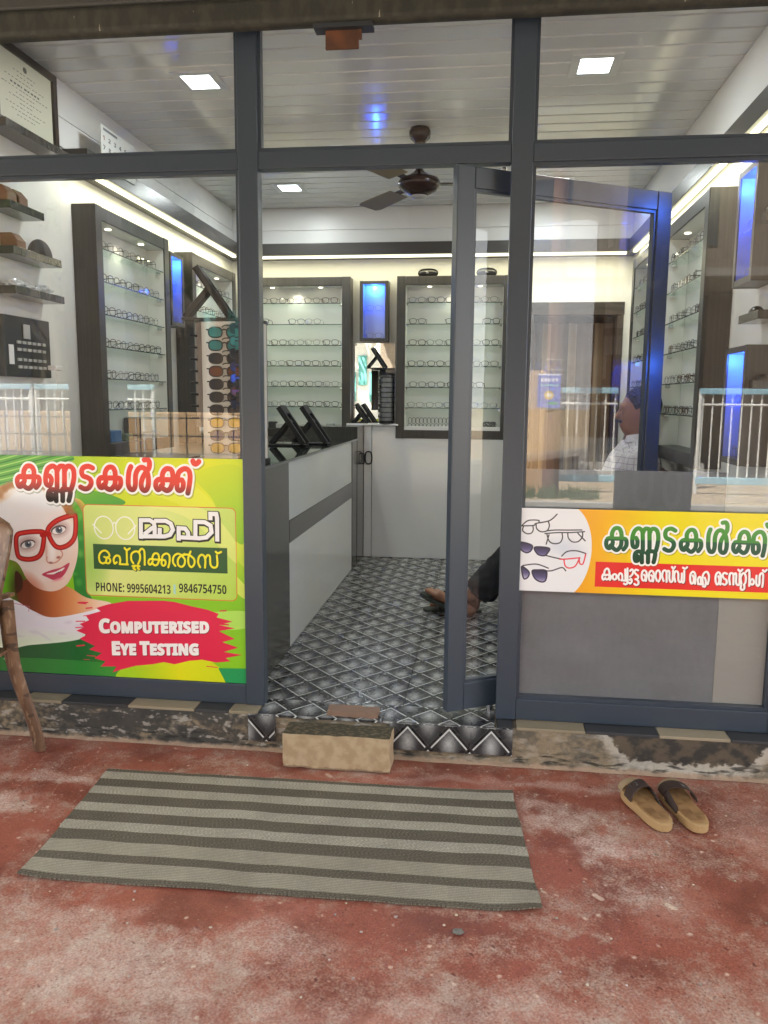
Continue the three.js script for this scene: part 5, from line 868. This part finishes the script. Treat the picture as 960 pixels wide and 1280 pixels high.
// ---------------------------------------------------------------- seated man and his chair
{
  const BX = 0.83, BZ = -1.47, BY = 0.156;
  const skin = std(0.3, 0.145, 0.085, 0.5), dark = std(0.011, 0.011, 0.013, 0.85, { sheen: 0.4 }), hairM = std(0.03, 0.027, 0.026, 0.8);
  const shirtMap = pixelMap(256, 256, (u, v, x, y) => { const l = x % 32 < 3 || y % 32 < 3; const k = 0.95 + 0.08 * rnd(); return (l ? [150, 140, 170] : [214, 210, 216]).map((c) => c * k); });
  const P = { hip: [-0.12, 0.5], chest: [-0.02, 0.86], neck: [-0.005, 1.04] };
  const legs = [{ z: 0.09, knee: [-0.5, 0.56, 0.09], ankle: [-0.86, 0.13, -0.0], heel: [-0.885, 0.035, -0.0], ball: [-1.08, 0.12, 0.005], toe: [-1.135, 0.15, 0.005] }, { z: -0.09, knee: [-0.48, 0.52, -0.12], ankle: [-0.84, 0.1, -0.1], heel: [-0.865, 0.035, -0.1], ball: [-1.05, 0.045, -0.1], toe: [-1.11, 0.04, -0.1] }];
  const arms = [1, -1].map((s) => ({ sh: [-0.01, 0.93, 0.19 * s], el: [-0.02, 0.66, 0.25 * s], wr: [-0.25, 0.63, 0.16 * s] }));
  const bodyF = (x, y, z) => {
    const p = [x, y, z];
    let d = ellipsoid(p, [-0.1, 0.52, 0], [0.15, 0.13, 0.175]);
    d = smin(d, ellipsoid(p, [-0.05, 0.72, 0], [0.125, 0.2, 0.16]), 0.08); d = smin(d, ellipsoid(p, [-0.015, 0.86, 0], [0.12, 0.14, 0.185]), 0.07);
    d = smin(d, capsule(p, [-0.005, 0.98, 0], [-0.015, 1.09, 0], 0.062, 0.056), 0.04);
    for (const a of arms) d = smin(d, Math.min(capsule(p, a.sh, a.el, 0.055, 0.043), capsule(p, a.el, a.wr, 0.043, 0.028)), 0.04);
    for (const l of legs) { d = smin(d, capsule(p, [-0.1, 0.5, l.z], l.knee, 0.088, 0.06), 0.05); d = smin(d, capsule(p, l.knee, l.ankle, 0.057, 0.037), 0.03); }
    return d;
  };
  const headF = (x, y, z) => {
    const p = [x, y, z];
    let d = ellipsoid(p, [0.012, 1.205, 0], [0.098, 0.103, 0.077]); // skull
    d = smin(d, ellipsoid(p, [-0.035, 1.15, 0], [0.068, 0.092, 0.06]), 0.035); // face
    d = smin(d, capsule(p, [-0.06, 1.085, -0.015], [-0.06, 1.085, 0.015], 0.024, 0.024), 0.03); // chin
    d = smin(d, capsule(p, [-0.092, 1.19, 0], [-0.118, 1.15, 0], 0.008, 0.015), 0.014); // nose
    d = smin(d, capsule(p, [-0.088, 1.2, -0.03], [-0.088, 1.2, 0.03], 0.012, 0.012), 0.02); // brow
    d = smin(d, capsule(p, [-0.092, 1.113, -0.018], [-0.092, 1.113, 0.018], 0.009, 0.009), 0.012); d = smin(d, capsule(p, [-0.089, 1.1, -0.016], [-0.089, 1.1, 0.016], 0.009, 0.009), 0.01);
    for (const s of [-1, 1]) { d = Math.max(d, -ellipsoid(p, [-0.107, 1.18, 0.03 * s], [0.02, 0.011, 0.017])); d = smin(d, ellipsoid(p, [-0.088, 1.178, 0.03 * s], [0.012, 0.011, 0.013]), 0.004); d = smin(d, ellipsoid(p, [0.012, 1.165, 0.08 * s], [0.02, 0.034, 0.01]), 0.012); }
    return smin(d, capsule(p, [-0.005, 0.99, 0], [0.0, 1.1, 0], 0.06, 0.055), 0.03);
  };
  const hand = (a, s) => { // palm on the thigh, fingers forward and slightly bent
    const [x, y, z] = a.wr, q = [];
    for (let i = 0; i < 4; i++) { const dz = (i - 1.5) * 0.021, len = [0.066, 0.076, 0.072, 0.056][i]; q.push([[x - 0.085, y + 0.008, z + dz], [x - 0.085 - len * 0.55, y + 0.008, z + dz * 1.1]], [[x - 0.085 - len * 0.55, y + 0.008, z + dz * 1.1], [x - 0.085 - len, y - 0.014, z + dz * 1.12]]); }
    q.push([[x - 0.03, y, z - s * 0.035], [x - 0.07, y - 0.002, z - s * 0.06]], [[x - 0.07, y - 0.002, z - s * 0.06], [x - 0.1, y - 0.008, z - s * 0.066]]);
    const f = (X, Y, Z) => { const p = [X, Y, Z]; let d = smin(ellipsoid(p, [x - 0.05, y, z], [0.055, 0.018, 0.042]), capsule(p, a.wr, [x - 0.03, y, z], 0.028, 0.024), 0.02); for (const [m, n] of q) d = smin(d, capsule(p, m, n, 0.0095, 0.0082), 0.006); return d; };
    return field(f, [x - 0.19, y - 0.05, z - 0.1], [x + 0.035, y + 0.05, z + 0.1], 0.0045);
  };
  const foot = (l) => {
    const f = (X, Y, Z) => { const p = [X, Y, Z]; let d = smin(capsule(p, l.heel, l.ball, 0.033, 0.03), capsule(p, l.ankle, [mix(l.heel[0], l.ball[0], 0.55), mix(l.ankle[1], l.ball[1], 0.6), l.ball[2]], 0.037, 0.027), 0.03); d = smin(d, capsule(p, [l.ball[0], l.ball[1], l.ball[2] - 0.022], [l.ball[0], l.ball[1], l.ball[2] + 0.022], 0.022, 0.022), 0.02); for (let i = 0; i < 5; i++) { const dz = (i - 2) * 0.0185, r = i === 4 ? 0.0125 : 0.0095, k = [0.72, 0.85, 0.95, 1, 1.05][i]; d = smin(d, capsule(p, [l.ball[0], l.ball[1] + 0.002, l.ball[2] + dz], [mix(l.ball[0], l.toe[0], k), mix(l.ball[1], l.toe[1], k), l.toe[2] + dz * 1.1], r, r * 0.92), 0.005); } return d; };
    return field(f, [-1.18, -0.02, l.ball[2] - 0.09], [-0.78, 0.24, l.ball[2] + 0.09], 0.006);
  };
  const person = thing('person', 'seated man in a pale checked shirt and black trousers, legs stretched out, in flip flops', 'person', [BX, BY, BZ]);
  const body = part(person, 'body', merge([field(bodyF, [-0.98, -0.02, -0.42], [0.2, 1.12, 0.42], 0.013), field(headF, [-0.16, 0.96, -0.12], [0.14, 1.34, 0.12], 0.005), hand(arms[0], 1), hand(arms[1], -1), foot(legs[0]), foot(legs[1])]), skin);
  const hairF = (x, y, z) => { const p = [x, y, z]; let d = ellipsoid(p, [0.014, 1.209, 0], [0.102, 0.106, 0.082]); d = Math.max(d, -ellipsoid(p, [-0.13, 1.16, 0], [0.115, 0.105, 0.13])); d = Math.max(d, 1.115 - y + 0.25 * Math.max(0, -x)); return d + 0.004 * n3(x * 90, y * 45, z * 90); };
  part(person, 'hair', field(hairF, [-0.13, 1.08, -0.11], [0.15, 1.35, 0.11], 0.005), hairM);
  part(person, 'moustache', field((x, y, z) => capsule([x, y, z], [-0.1, 1.124, -0.026], [-0.1, 1.124, 0.026], 0.0085, 0.0085), [-0.13, 1.1, -0.05], [-0.07, 1.15, 0.05], 0.004), hairM);
  const shirtF = (x, y, z) => { const p = [x, y, z]; let d = smin(ellipsoid(p, [-0.1, 0.53, 0], [0.175, 0.14, 0.195]), ellipsoid(p, [-0.05, 0.72, 0], [0.147, 0.22, 0.18]), 0.08); d = smin(d, ellipsoid(p, [-0.012, 0.87, 0], [0.14, 0.15, 0.205]), 0.07); d = smin(d, capsule(p, [-0.003, 0.95, 0], [-0.006, 1.03, 0], 0.082, 0.076), 0.03); for (const a of arms) { const e = [mix(a.sh[0], a.el[0], 0.85), mix(a.sh[1], a.el[1], 0.85), mix(a.sh[2], a.el[2], 0.85)]; d = smin(d, capsule(p, a.sh, e, 0.078, 0.075), 0.05); } d = Math.max(d, 0.5 - y, -ellipsoid(p, [-0.02, 1.07, 0], [0.09, 0.06, 0.066])); return d + 0.006 * n3(x * 14, y * 9, z * 14); };
  part(person, 'shirt', metres(field(shirtF, [-0.34, 0.44, -0.38], [0.2, 1.1, 0.38], 0.011), 4), new THREE.MeshPhysicalMaterial({ map: shirtMap, roughness: 0.85 }));
  part(person, 'collar', sheet((u, v) => { const a = mix(-2.5, 2.5, u); return [-0.008 + (0.074 + 0.014 * v) * Math.cos(a), 1.06 - 0.04 * v + 0.012 * Math.cos(a), (0.07 + 0.014 * v) * Math.sin(a)]; }, 24, 2, 0.004), new THREE.MeshPhysicalMaterial({ map: shirtMap, roughness: 0.85 }));
  const trF = (x, y, z) => { const p = [x, y, z]; let d = ellipsoid(p, [-0.1, 0.5, 0], [0.17, 0.13, 0.19]); for (const l of legs) { d = smin(d, capsule(p, [-0.1, 0.5, l.z], l.knee, 0.11, 0.085), 0.05); const h = [0, 1, 2].map((q) => mix(l.knee[q], l.ankle[q], 1.15)), ax = [0, 1, 2].map((q) => l.ankle[q] - l.knee[q]), len = Math.hypot(...ax), along = (ax[0] * (x - l.knee[0]) + ax[1] * (y - l.knee[1]) + ax[2] * (z - l.knee[2])) / len; d = smin(d, Math.max(capsule(p, l.knee, h, 0.08, 0.088), along - len * 0.97), 0.02); } d = Math.max(d, y - 0.585); return d + 0.006 * n3(x * 12, y * 16, z * 12); };
  part(person, 'trousers', field(trF, [-0.99, 0.005, -0.34], [0.14, 0.68, 0.34], 0.012), dark);
  // flip flops worn by him
  const rubber = std(0.035, 0.04, 0.03, 0.7), strapM = std(0.012, 0.012, 0.012, 0.5);
  for (const l of legs) {
    const ax = V(l.toe[0] - l.heel[0], l.toe[1] - l.heel[1], 0), L = ax.length(), ang = Math.atan2(ax.y, -ax.x);
    const t = thing('flip_flop', l.z > 0 ? 'dark flip flop on the seated man tilted up on its heel' : 'dark flip flop on the seated man lying flat behind the tilted one', 'flip flop', [BX + l.heel[0], BY + l.heel[1], BZ + l.heel[2]], 0, 'flip flops worn by the seated man');
    t.rotation.z = -ang;
    const s = new THREE.Shape(); s.moveTo(0.045, -0.0); s.bezierCurveTo(0.045, 0.05, -0.02, 0.042, -0.09, 0.034); s.bezierCurveTo(-0.15, 0.04, -0.2, 0.062, -0.275, 0.04); s.bezierCurveTo(-0.305, 0.02, -0.305, -0.02, -0.275, -0.04); s.bezierCurveTo(-0.2, -0.056, -0.15, -0.034, -0.09, -0.032); s.bezierCurveTo(-0.02, -0.04, 0.045, -0.048, 0.045, 0);
    const g = new THREE.ExtrudeGeometry(s, { depth: 0.016, bevelEnabled: true, bevelSize: 0.003, bevelThickness: 0.003, bevelSegments: 2 }); g.rotateX(-Math.PI / 2); g.translate(0, -0.05, 0); part(t, 'sole', g, rubber);
    part(t, 'strap', merge([tube([[-0.2, -0.028, 0], [-0.175, 0.034, 0.004], [-0.13, 0.05, 0.03], [-0.08, -0.03, 0.042]], 0.007, 14, 6), tube([[-0.2, -0.028, 0], [-0.175, 0.034, -0.004], [-0.13, 0.05, -0.03], [-0.08, -0.03, -0.042]], 0.007, 14, 6)]), strapM);
  }
  // dark red plastic chair under him
  const red = std(0.13, 0.014, 0.018, 0.35), c = thing('plastic_chair', 'dark red plastic chair under the seated man', 'chair', [BX, BY, BZ]);
  part(c, 'seat', sheet((u, v) => [mix(-0.36, 0.06, u), 0.372 - 0.012 * Math.sin(u * 3.1) + (u < 0.1 ? -0.01 : 0), mix(-0.22, 0.22, v)], 12, 8, 0.012), red);
  part(c, 'backrest', sheet((u, v) => [0.09 + 0.1 * v - 0.03 * Math.cos((u - 0.5) * 2.6), mix(0.39, 0.86, v), mix(-0.22, 0.22, u) * (1 - 0.12 * v * v)], 12, 10, 0.01), red);
  for (const [x, z, dx] of [[-0.33, -0.2, -0.03], [-0.33, 0.2, -0.03], [0.06, -0.2, 0.07], [0.06, 0.2, 0.07]]) part(c, 'leg', sheet((u, v) => [x + dx * (1 - v) + 0.025 * (u - 0.5), mix(0.001, 0.37, v), z * (1 + 0.1 * (1 - v)) + 0.012 * Math.cos((u - 0.5) * 3)], 6, 6, 0.014), red);
}
// ---------------------------------------------------------------- brown plastic chair on the verandah
{
  const wornMap = pixelMap(512, 512, (u, v) => { const s = fbm(u * 8, v * 3, 5), f = fbm(u * 40, v * 10, 3); let c = lerp3([122, 92, 68], [92, 66, 48], smooth(-0.4, 0.4, s)); c = lerp3(c, [158, 136, 112], smooth(0.1, 0.5, f) * 0.6); if (n2(u * 9, v * 20) > 0.72) c = lerp3(c, [52, 38, 30], 0.6); return c; });
  const m = new THREE.MeshPhysicalMaterial({ map: wornMap, roughness: 0.5, side: THREE.DoubleSide });
  const c = thing('plastic_chair', 'worn brown moulded plastic armchair standing before the poster sign', 'chair', [-2.03, 0, 0.46]);
  const waist = (y) => 0.215 + 0.055 * smooth(0.5, 0.92, y); // half width of the back
  part(c, 'backrest', sheet((u, v) => { const y = mix(0.42, 0.955, v), w = waist(y) * (v > 0.86 ? Math.sqrt(Math.max(0.05, 1 - ((v - 0.86) / 0.16) ** 2)) : 1), a = (u - 0.5) * 2; return [w * a, y, -0.2 - 0.08 * v + 0.07 * a * a]; }, 22, 24, 0.012), m);
  part(c, 'back_rib', merge([-0.12, -0.04, 0.04, 0.12].map((x) => sheet((u, v) => { const y = mix(0.5, 0.85, v); return [x + 0.014 * (u - 0.5) * 2, y, -0.222 - 0.07 * v + 0.07 * (x / 0.25) ** 2]; }, 2, 8, 0.014))), m);
  part(c, 'seat', sheet((u, v) => [mix(-0.23, 0.23, u), 0.42 - 0.014 * Math.sin(v * 3.1), mix(-0.2, 0.24, v)], 12, 12, 0.012), m);
  for (const s of [-1, 1]) {
    part(c, 'armrest', sheet((u, v) => { const t = v; return [s * (0.25 + 0.02 * Math.sin(t * 3.1)) + 0.03 * (u - 0.5), 0.64 + 0.015 * Math.sin(t * 3.1), mix(-0.2, 0.22, t)]; }, 3, 10, 0.014), m);
    part(c, 'leg', sheet((u, v) => { const y = v * 0.62, w = mix(0.046, 0.06, v); return [s * (0.31 - 0.075 * smooth(0, 0.42, y)) + s * (u - 0.5) * w, y, -0.24 + 0.05 * v + 0.018 * Math.cos((u - 0.5) * 3)]; }, 6, 12, 0.012), m);
    part(c, 'leg', sheet((u, v) => { const y = v * 0.64, w = mix(0.046, 0.06, v); return [s * (0.3 - 0.05 * smooth(0, 0.42, y)) + s * 0.012 * Math.cos((u - 0.5) * 3), y, 0.26 - 0.04 * v + (u - 0.5) * w]; }, 6, 12, 0.012), m);
  }
}
// ---------------------------------------------------------------- pair of tan sandals
{
  const tan = std(0.42, 0.27, 0.12, 0.7, { bumpMap: grainAt(10), bumpScale: 0.0006 }), bed = std(1, 1, 1, 0.6, { map: pixelMap(128, 256, (u, v) => { const s = fbm(u * 5, v * 7, 4); return lerp3(lerp3([158, 122, 80], [136, 100, 62], smooth(-0.3, 0.4, s)), [112, 80, 50], 0.5 * smooth(0.1, 0.6, fbm(u * 2 + 4, v * 2.5, 3))); }), bumpMap: grainAt(10), bumpScale: 0.0008 }), strap = std(0.045, 0.026, 0.02, 0.6), strapPale = std(0.32, 0.23, 0.13, 0.7);
  const outline = (k, s) => { const p = new THREE.Shape(); p.moveTo(0, 0.135 * k); p.bezierCurveTo(0.035 * k, 0.135 * k, 0.041 * k, 0.08 * k, 0.034 * k, 0.02 * k); p.bezierCurveTo((0.032 + 0.004 * s) * k, -0.02 * k, (0.05 + 0.003 * s) * k, -0.06 * k, (0.046 + 0.003 * s) * k, -0.095 * k); p.bezierCurveTo(0.04 * k, -0.132 * k, (0.015 * s) * k, -0.142 * k, -0.014 * k, -0.135 * k); p.bezierCurveTo(-0.05 * k, -0.12 * k, -0.052 * k, -0.06 * k, -0.042 * k, -0.01 * k); p.bezierCurveTo(-0.036 * k, 0.04 * k, -0.042 * k, 0.135 * k, 0, 0.135 * k); return p; };
  [[0.582, 0.385, 0.27, 1, 'the one next to the mat'], [0.708, 0.375, 0.17, -1, 'the one further from the mat']].forEach(([x, z, turn, s, which]) => {
    const t = thing('sandal', 'tan sandal with dark brown strap on the red floor, ' + which, 'sandal', [x, 0.001, z], turn, 'pair of sandals by the plinth');
    const ex = (k, d, bs) => { const g = new THREE.ExtrudeGeometry(outline(k, s), { depth: d, bevelEnabled: true, bevelSize: bs, bevelThickness: bs, bevelSegments: 3, curveSegments: 10 }); g.rotateX(Math.PI / 2); return g; }; // toe towards -z
    const sole = ex(1, 0.02, 0.005); sole.translate(0, 0.026, 0); part(t, 'sole', metres(sole), tan);
    const b = ex(0.9, 0.004, 0.003); b.translate(0, 0.0325, 0); part(t, 'footbed', metres(b, 2), bed);
    const arch = (z0, z1, w, h, m, lean = 0) => part(t, m === strap ? 'strap' : 'side_strap', sheet((u, v) => { const a = mix(0.12, Math.PI - 0.12, u); return [-w * Math.cos(a), 0.02 + h * Math.sin(a) ** 0.8, mix(z0, z1, v) + lean * Math.cos(a)]; }, 16, 3, 0.004), m);
    arch(-0.085, -0.035, 0.051, 0.052, strap, 0.02 * s); arch(-0.125, -0.095, 0.046, 0.04, strapPale, 0.0);
    part(t, 'strap', sheet((u, v) => [s * (0.05 - 0.012 * v * v - 0.004 * u), 0.022 + 0.034 * v * (1 - 0.75 * u), mix(-0.05, 0.045, u)], 10, 4, 0.004), strap);
    part(t, 'buckle', tube([[-s * 0.03, 0.064, -0.05], [-s * 0.014, 0.072, -0.05], [-s * 0.014, 0.071, -0.072], [-s * 0.03, 0.064, -0.072]], 0.0018, 16, 5, true), M.chrome);
  });
}

// ---------------------------------------------------------------- the street behind the camera, seen mirrored in the panes
{
  const asphalt = new THREE.MeshPhysicalMaterial({ map: pixelMap(512, 512, (u, v) => { const k = 112 + 22 * fbm(u * 9, v * 9, 4) + 26 * (rnd() - 0.5); return [k, k * 0.98, k * 0.95]; }), roughness: 0.95 });
  const earth = new THREE.MeshPhysicalMaterial({ map: pixelMap(512, 512, (u, v) => { const k = 0.9 + 0.25 * fbm(u * 8, v * 8, 5) + 0.2 * (rnd() - 0.5); return [188 * k, 170 * k, 144 * k]; }), roughness: 1 });
  const flat = (x0, x1, z0, z1, y, m, name) => { const g = new THREE.PlaneGeometry(x1 - x0, z1 - z0); g.rotateX(-Math.PI / 2); g.translate((x0 + x1) / 2, y, (z0 + z1) / 2); return structure(name, metres(g, 0.5), m); };
  flat(-120, 120, -60, 120, -0.162, earth, 'ground'); flat(-60, 60, 4.6, 8.4, -0.158, asphalt, 'road');
  structure('footpath', box(-40, 40, -0.16, -0.06, 8.5, 10.2), earth);
  part(scene.children.at(-1), 'kerb', box(-40, 40, -0.159, -0.03, 8.38, 8.498, 0.01), std(0.42, 0.41, 0.39, 0.9));
  // pedestrian railings
  const pale = std(0.32, 0.55, 0.68, 0.5), whiteM = std(0.75, 0.76, 0.76, 0.4);
  const L = 2.2;
  const make = () => { const t = thing('railing', 'white and pale blue steel railing panel along the far footpath', 'railing', [0, -0.06, 0], 0, 'railing panels across the street'); part(t, 'top_rail', box(0, L - 0.05, 1.56, 1.65, -0.04, 0.04, 0.01), pale); part(t, 'bottom_rail', box(0, L - 0.05, 0.16, 0.27, -0.04, 0.04, 0.01), pale); part(t, 'middle_rail', bar([0, 1.4, 0], [L - 0.05, 1.4, 0], 0.018), whiteM); for (let x = 0.06; x < L - 0.05; x += 0.145) part(t, 'bar', bar([x, 0.25, 0], [x, 1.58, 0], 0.014, 6), whiteM); for (const x of [0.02, L - 0.07]) part(t, 'post', bar([x, 0, 0], [x, 1.6, 0], 0.03), whiteM); return t; };
  const first = make(); first.position.set(1.1, -0.06, 10.05);
  for (const x of [3.3, 5.5, 7.7, -7.7, -9.9]) copyOf(first, [x, -0.06, 10.05], 0);
  // pole, poster, board, weeds
  const pole = thing('utility_pole', 'rusty brown steel pole standing on the far footpath', 'pole', [1.02, -0.06, 9.45]); part(pole, 'shaft', (() => { const g = new THREE.CylinderGeometry(0.1, 0.13, 6.5, 18); g.translate(0, 3.25, 0); return g; })(), std(0.16, 0.085, 0.06, 0.8)); part(pole, 'wire_tie', merge([1.9, 2.05, 2.9].map((y) => { const g = new THREE.TorusGeometry(0.125, 0.008, 5, 20); g.rotateX(Math.PI / 2); g.translate(0, y, 0); return g; })), std(0.5, 0.45, 0.35, 0.6));
  const art = canvasMap(200, 300, (c, w, h) => { c.fillStyle = '#5a66c8'; c.fillRect(0, 0, w, h); c.fillStyle = '#e8eaf8'; c.fillRect(0, 0, w, 14); c.font = '700 46px sans-serif'; c.fillStyle = '#f2f2ff'; for (let i = 0; i < 5; i++) c.fillRect(24 + i * 32, 40, 22, 30); c.fillStyle = '#7fd0d8'; c.fillRect(20, 96, 160, 10); c.fillStyle = '#e8c040'; c.beginPath(); c.arc(100, 190, 40, 0, 7); c.fill(); c.fillStyle = '#f4ecd8'; c.beginPath(); c.arc(100, 190, 22, 0, 7); c.fill(); c.fillStyle = '#3a9a60'; c.fillRect(20, 250, 90, 24); });
  const pg = box(-0.17, 0.17, 0, 0.5, -0.004, 0.004); { const uv = pg.attributes.uv, p = pg.attributes.position; for (let i = 0; i < uv.count; i++) uv.setXY(i, 0.5 - p.getX(i) / 0.34, p.getY(i) / 0.5); }
  single('street_poster', 'small blue poster tied to the brown pole', 'poster', pg, new THREE.MeshPhysicalMaterial({ map: art, roughness: 0.6 }), undefined, [0.94, 1.28, 9.3]);
  { const s = new THREE.Shape(); s.moveTo(-0.22, 0.12); s.quadraticCurveTo(-0.2, 0, -0.08, 0); s.lineTo(0.1, 0); s.quadraticCurveTo(0.2, 0.02, 0.22, 0.14); s.lineTo(0.23, 1.88); s.lineTo(-0.23, 1.88); s.closePath(); const g = new THREE.ExtrudeGeometry(s, { depth: 0.06, bevelEnabled: true, bevelSize: 0.01, bevelThickness: 0.01, bevelSegments: 2 }); single('concrete_slab', 'pale orange upright slab standing beside the brown pole', 'slab', g, std(0.55, 0.36, 0.2, 0.9), undefined, [0.73, -0.055, 9.6]); }
  const blade = new THREE.ConeGeometry(0.012, 0.22, 4); blade.translate(0, 0.11, 0); const weeds = new THREE.InstancedMesh(blade, std(0.07, 0.12, 0.03, 0.9), 160), mm = new THREE.Matrix4(), e = new THREE.Euler(); for (let i = 0; i < 160; i++) { mm.makeRotationFromEuler(e.set(rr(-0.7, 0.7), rr(0, 6), rr(-0.7, 0.7))); mm.setPosition(rr(0.6, 1.7), -0.06, rr(8.9, 9.35)); weeds.setMatrixAt(i, mm); } weeds.name = 'weeds'; weeds.userData = { kind: 'stuff', label: 'low weeds growing at the foot of the brown pole', category: 'weeds' }; scene.add(weeds);
  // building with steps and brown doors
  const h = thing('street_building', 'two storey building across the street with steps and brown doors', 'building', [0, 0, 0]);
  part(h, 'wall', merge([box(-3.2, 0.4, -0.16, 8.2, 15, 18), box(4.6, 22, -0.16, 8.2, 15, 18), box(0.4, 4.6, 3.6, 8.2, 15, 18), box(0.4, 4.6, -0.16, 3.6, 17.4, 18)]), std(0.15, 0.12, 0.095, 0.9));
  for (let i = 0; i < 5; i++) part(h, 'step', box(0.8, 4.4, -0.16 + i * 0.15, -0.01 + i * 0.15, 13.4 + i * 0.32, 15.2), std(0.4, 0.4, 0.4, 0.9));
  for (let i = 0; i < 6; i++) part(h, 'door_leaf', box(0.45 + i * 0.69, 1.1 + i * 0.69, 0.55, 3.4, 15.9 + (i % 2) * 0.03, 15.98 + (i % 2) * 0.03, 0.01), std(0.14, 0.08, 0.045, 0.6));
  for (let i = 0; i < 5; i++) part(h, 'window', box(-2.6 + i * 3, -1.3 + i * 3, 4.6, 6, 14.98, 15.05), std(0.03, 0.035, 0.04, 0.2));
  part(h, 'canopy', box(-3.4, 12.2, 3.65, 3.8, 12.6, 15), std(0.2, 0.18, 0.16, 0.9));
  // compound wall with a wire grille, teal building behind
  single('compound_wall', 'pale orange compound wall across the street', 'wall', box(-12, -3.3, -0.16, 1.12, 10.6, 10.8, 0.02), std(0.52, 0.35, 0.2, 0.9));
  const gr = thing('wire_grille', 'dark welded wire grille before the pale orange wall', 'grille', [0, -0.06, 9.9]); { const rods = []; for (let x = -9; x <= -3.6; x += 0.27) rods.push(bar([x, 0, 0], [x, 1.25, 0], 0.012, 5)); const hor = []; for (let y = 0.2; y < 1.2; y += 0.3) hor.push(bar([-9, y, 0.02], [-3.6, y, 0.02], 0.012, 5)); rods.forEach((g) => part(gr, 'upright_rod', g, M.frameDark)); hor.forEach((g) => part(gr, 'level_rod', g, M.frameDark)); }
  const tb = thing('street_building', 'white building with teal panels behind the pale orange wall', 'building', [0, 0, 0]); part(tb, 'wall', box(-4.35, -3.25, -0.16, 5.5, 15.4, 19), std(0.62, 0.63, 0.6, 0.8)); for (let i = 0; i < 3; i++) part(tb, 'teal_panel', box(-4.25 + i * 0.34, -4.0 + i * 0.34, 1.3 + (i % 2) * 0.5, 2.2 + (i % 2) * 0.5, 15.33, 15.398), std(0.1, 0.34, 0.33, 0.7));
  const db = thing('street_building', 'long dark weathered building behind the pale orange wall', 'building', [0, 0, 0]); part(db, 'wall', box(-22, -4.4, -0.16, 8.2, 15.6, 20), std(0.085, 0.075, 0.062, 0.9)); for (let i = 0; i < 6; i++) part(db, 'window', box(-20 + i * 2.6, -18.8 + i * 2.6, 1.4, 3, 15.55, 15.65), std(0.02, 0.024, 0.028, 0.3));
  part(db, 'teal_sign', box(-6.6, -5.2, 2.6, 3.4, 15.5, 15.58), std(0.08, 0.3, 0.3, 0.6));
  // verandah pillars
  const num = canvasMap(256, 512, (c, w, hh) => { c.fillStyle = '#4c4b4c'; c.fillRect(0, 0, w, hh); c.strokeStyle = '#8e8e8c'; c.lineWidth = 17; c.beginPath(); c.ellipse(70, 285, 26, 44, 0, 0, 7); c.stroke(); c.beginPath(); c.moveTo(200, 240); c.lineTo(200, 295); c.bezierCurveTo(200, 340, 145, 340, 145, 295); c.lineTo(145, 240); c.stroke(); });
  const vp = new THREE.MeshPhysicalMaterial({ map: num, roughness: 0.9 });
  const pillar = box(-0.27, 0.27, -0.005, 3.6, -0.14, 0.14, 0.01); { const uv = pillar.attributes.uv, p = pillar.attributes.position; for (let i = 0; i < uv.count; i++) uv.setXY(i, 0.5 - p.getX(i) / 0.54, p.getY(i) / 1.65); }
  single('verandah_pillar', 'dark grey painted pillar with pale round marks at the verandah edge', 'pillar', pillar, vp, undefined, [1.31, 0, 3.4]);
  single('verandah_pillar', 'plain grey pillar at the verandah edge beyond the plastic chair', 'pillar', box(-0.2, 0.2, -0.005, 3.6, -0.14, 0.14, 0.01), M.plaster, undefined, [-3.3, 0, 3.55]);
  // trees over the far buildings
  const leafG = new THREE.PlaneGeometry(0.22, 0.13); const trunkM = std(0.1, 0.075, 0.05, 0.95);
  [[-1.6, 13.4, 5.6, 2.0, 'leafy tree between the teal panelled building and the brown doors'], [9.2, 12.4, 5.6, 2.6, 'leafy tree beyond the railing panels'], [-8.6, 12.6, 5.4, 2.8, 'broad leafy tree behind the pale orange wall'], [-13.2, 13, 5.6, 3, 'broad leafy tree past the end of the pale orange wall'], [-5.4, 13.2, 7, 2.4, 'tall leafy tree before the teal panels']].forEach(([x, z, hgt, r, label], ti) => {
    const t = thing('street_tree', label, 'tree', [x, -0.16, z]);
    part(t, 'trunk', merge([(() => { const g = new THREE.CylinderGeometry(0.1, 0.2, hgt * 0.6, 10); g.translate(0, hgt * 0.3, 0); return g; })(), bar([0, hgt * 0.5, 0], [r * 0.5, hgt * 0.85, 0.2], 0.06), bar([0, hgt * 0.45, 0], [-r * 0.6, hgt * 0.8, -0.2], 0.06), bar([0, hgt * 0.55, 0], [0.1, hgt, -r * 0.4], 0.05)]), trunkM);
    const lm = std(0.05, 0.1, 0.028, 0.8, { side: THREE.DoubleSide }), list = []; const m4 = new THREE.Matrix4(), q = new THREE.Quaternion(), eu = new THREE.Euler();
    for (let c = 0; c < 44; c++) { const a = rr(0, 6.3), b = rr(-0.5, 1), rad = r * Math.cbrt(rr(0.1, 1)), cx = rad * Math.cos(a) * Math.cos(b), cz = rad * Math.sin(a) * Math.cos(b), cy = hgt * 0.85 + rad * Math.sin(b) * 0.7; for (let k = 0; k < 70; k++) { q.setFromEuler(eu.set(rr(0, 6), rr(0, 6), rr(0, 6))); m4.compose(V(cx + rr(-0.45, 0.45), cy + rr(-0.35, 0.35), cz + rr(-0.45, 0.45)), q, V(1, 1, 1).multiplyScalar(rr(0.7, 1.3))); list.push(leafG.clone().applyMatrix4(m4)); } }
    part(t, 'crown', mergeGeometries(list), lm);
  });
}
renderer.render(scene, camera);
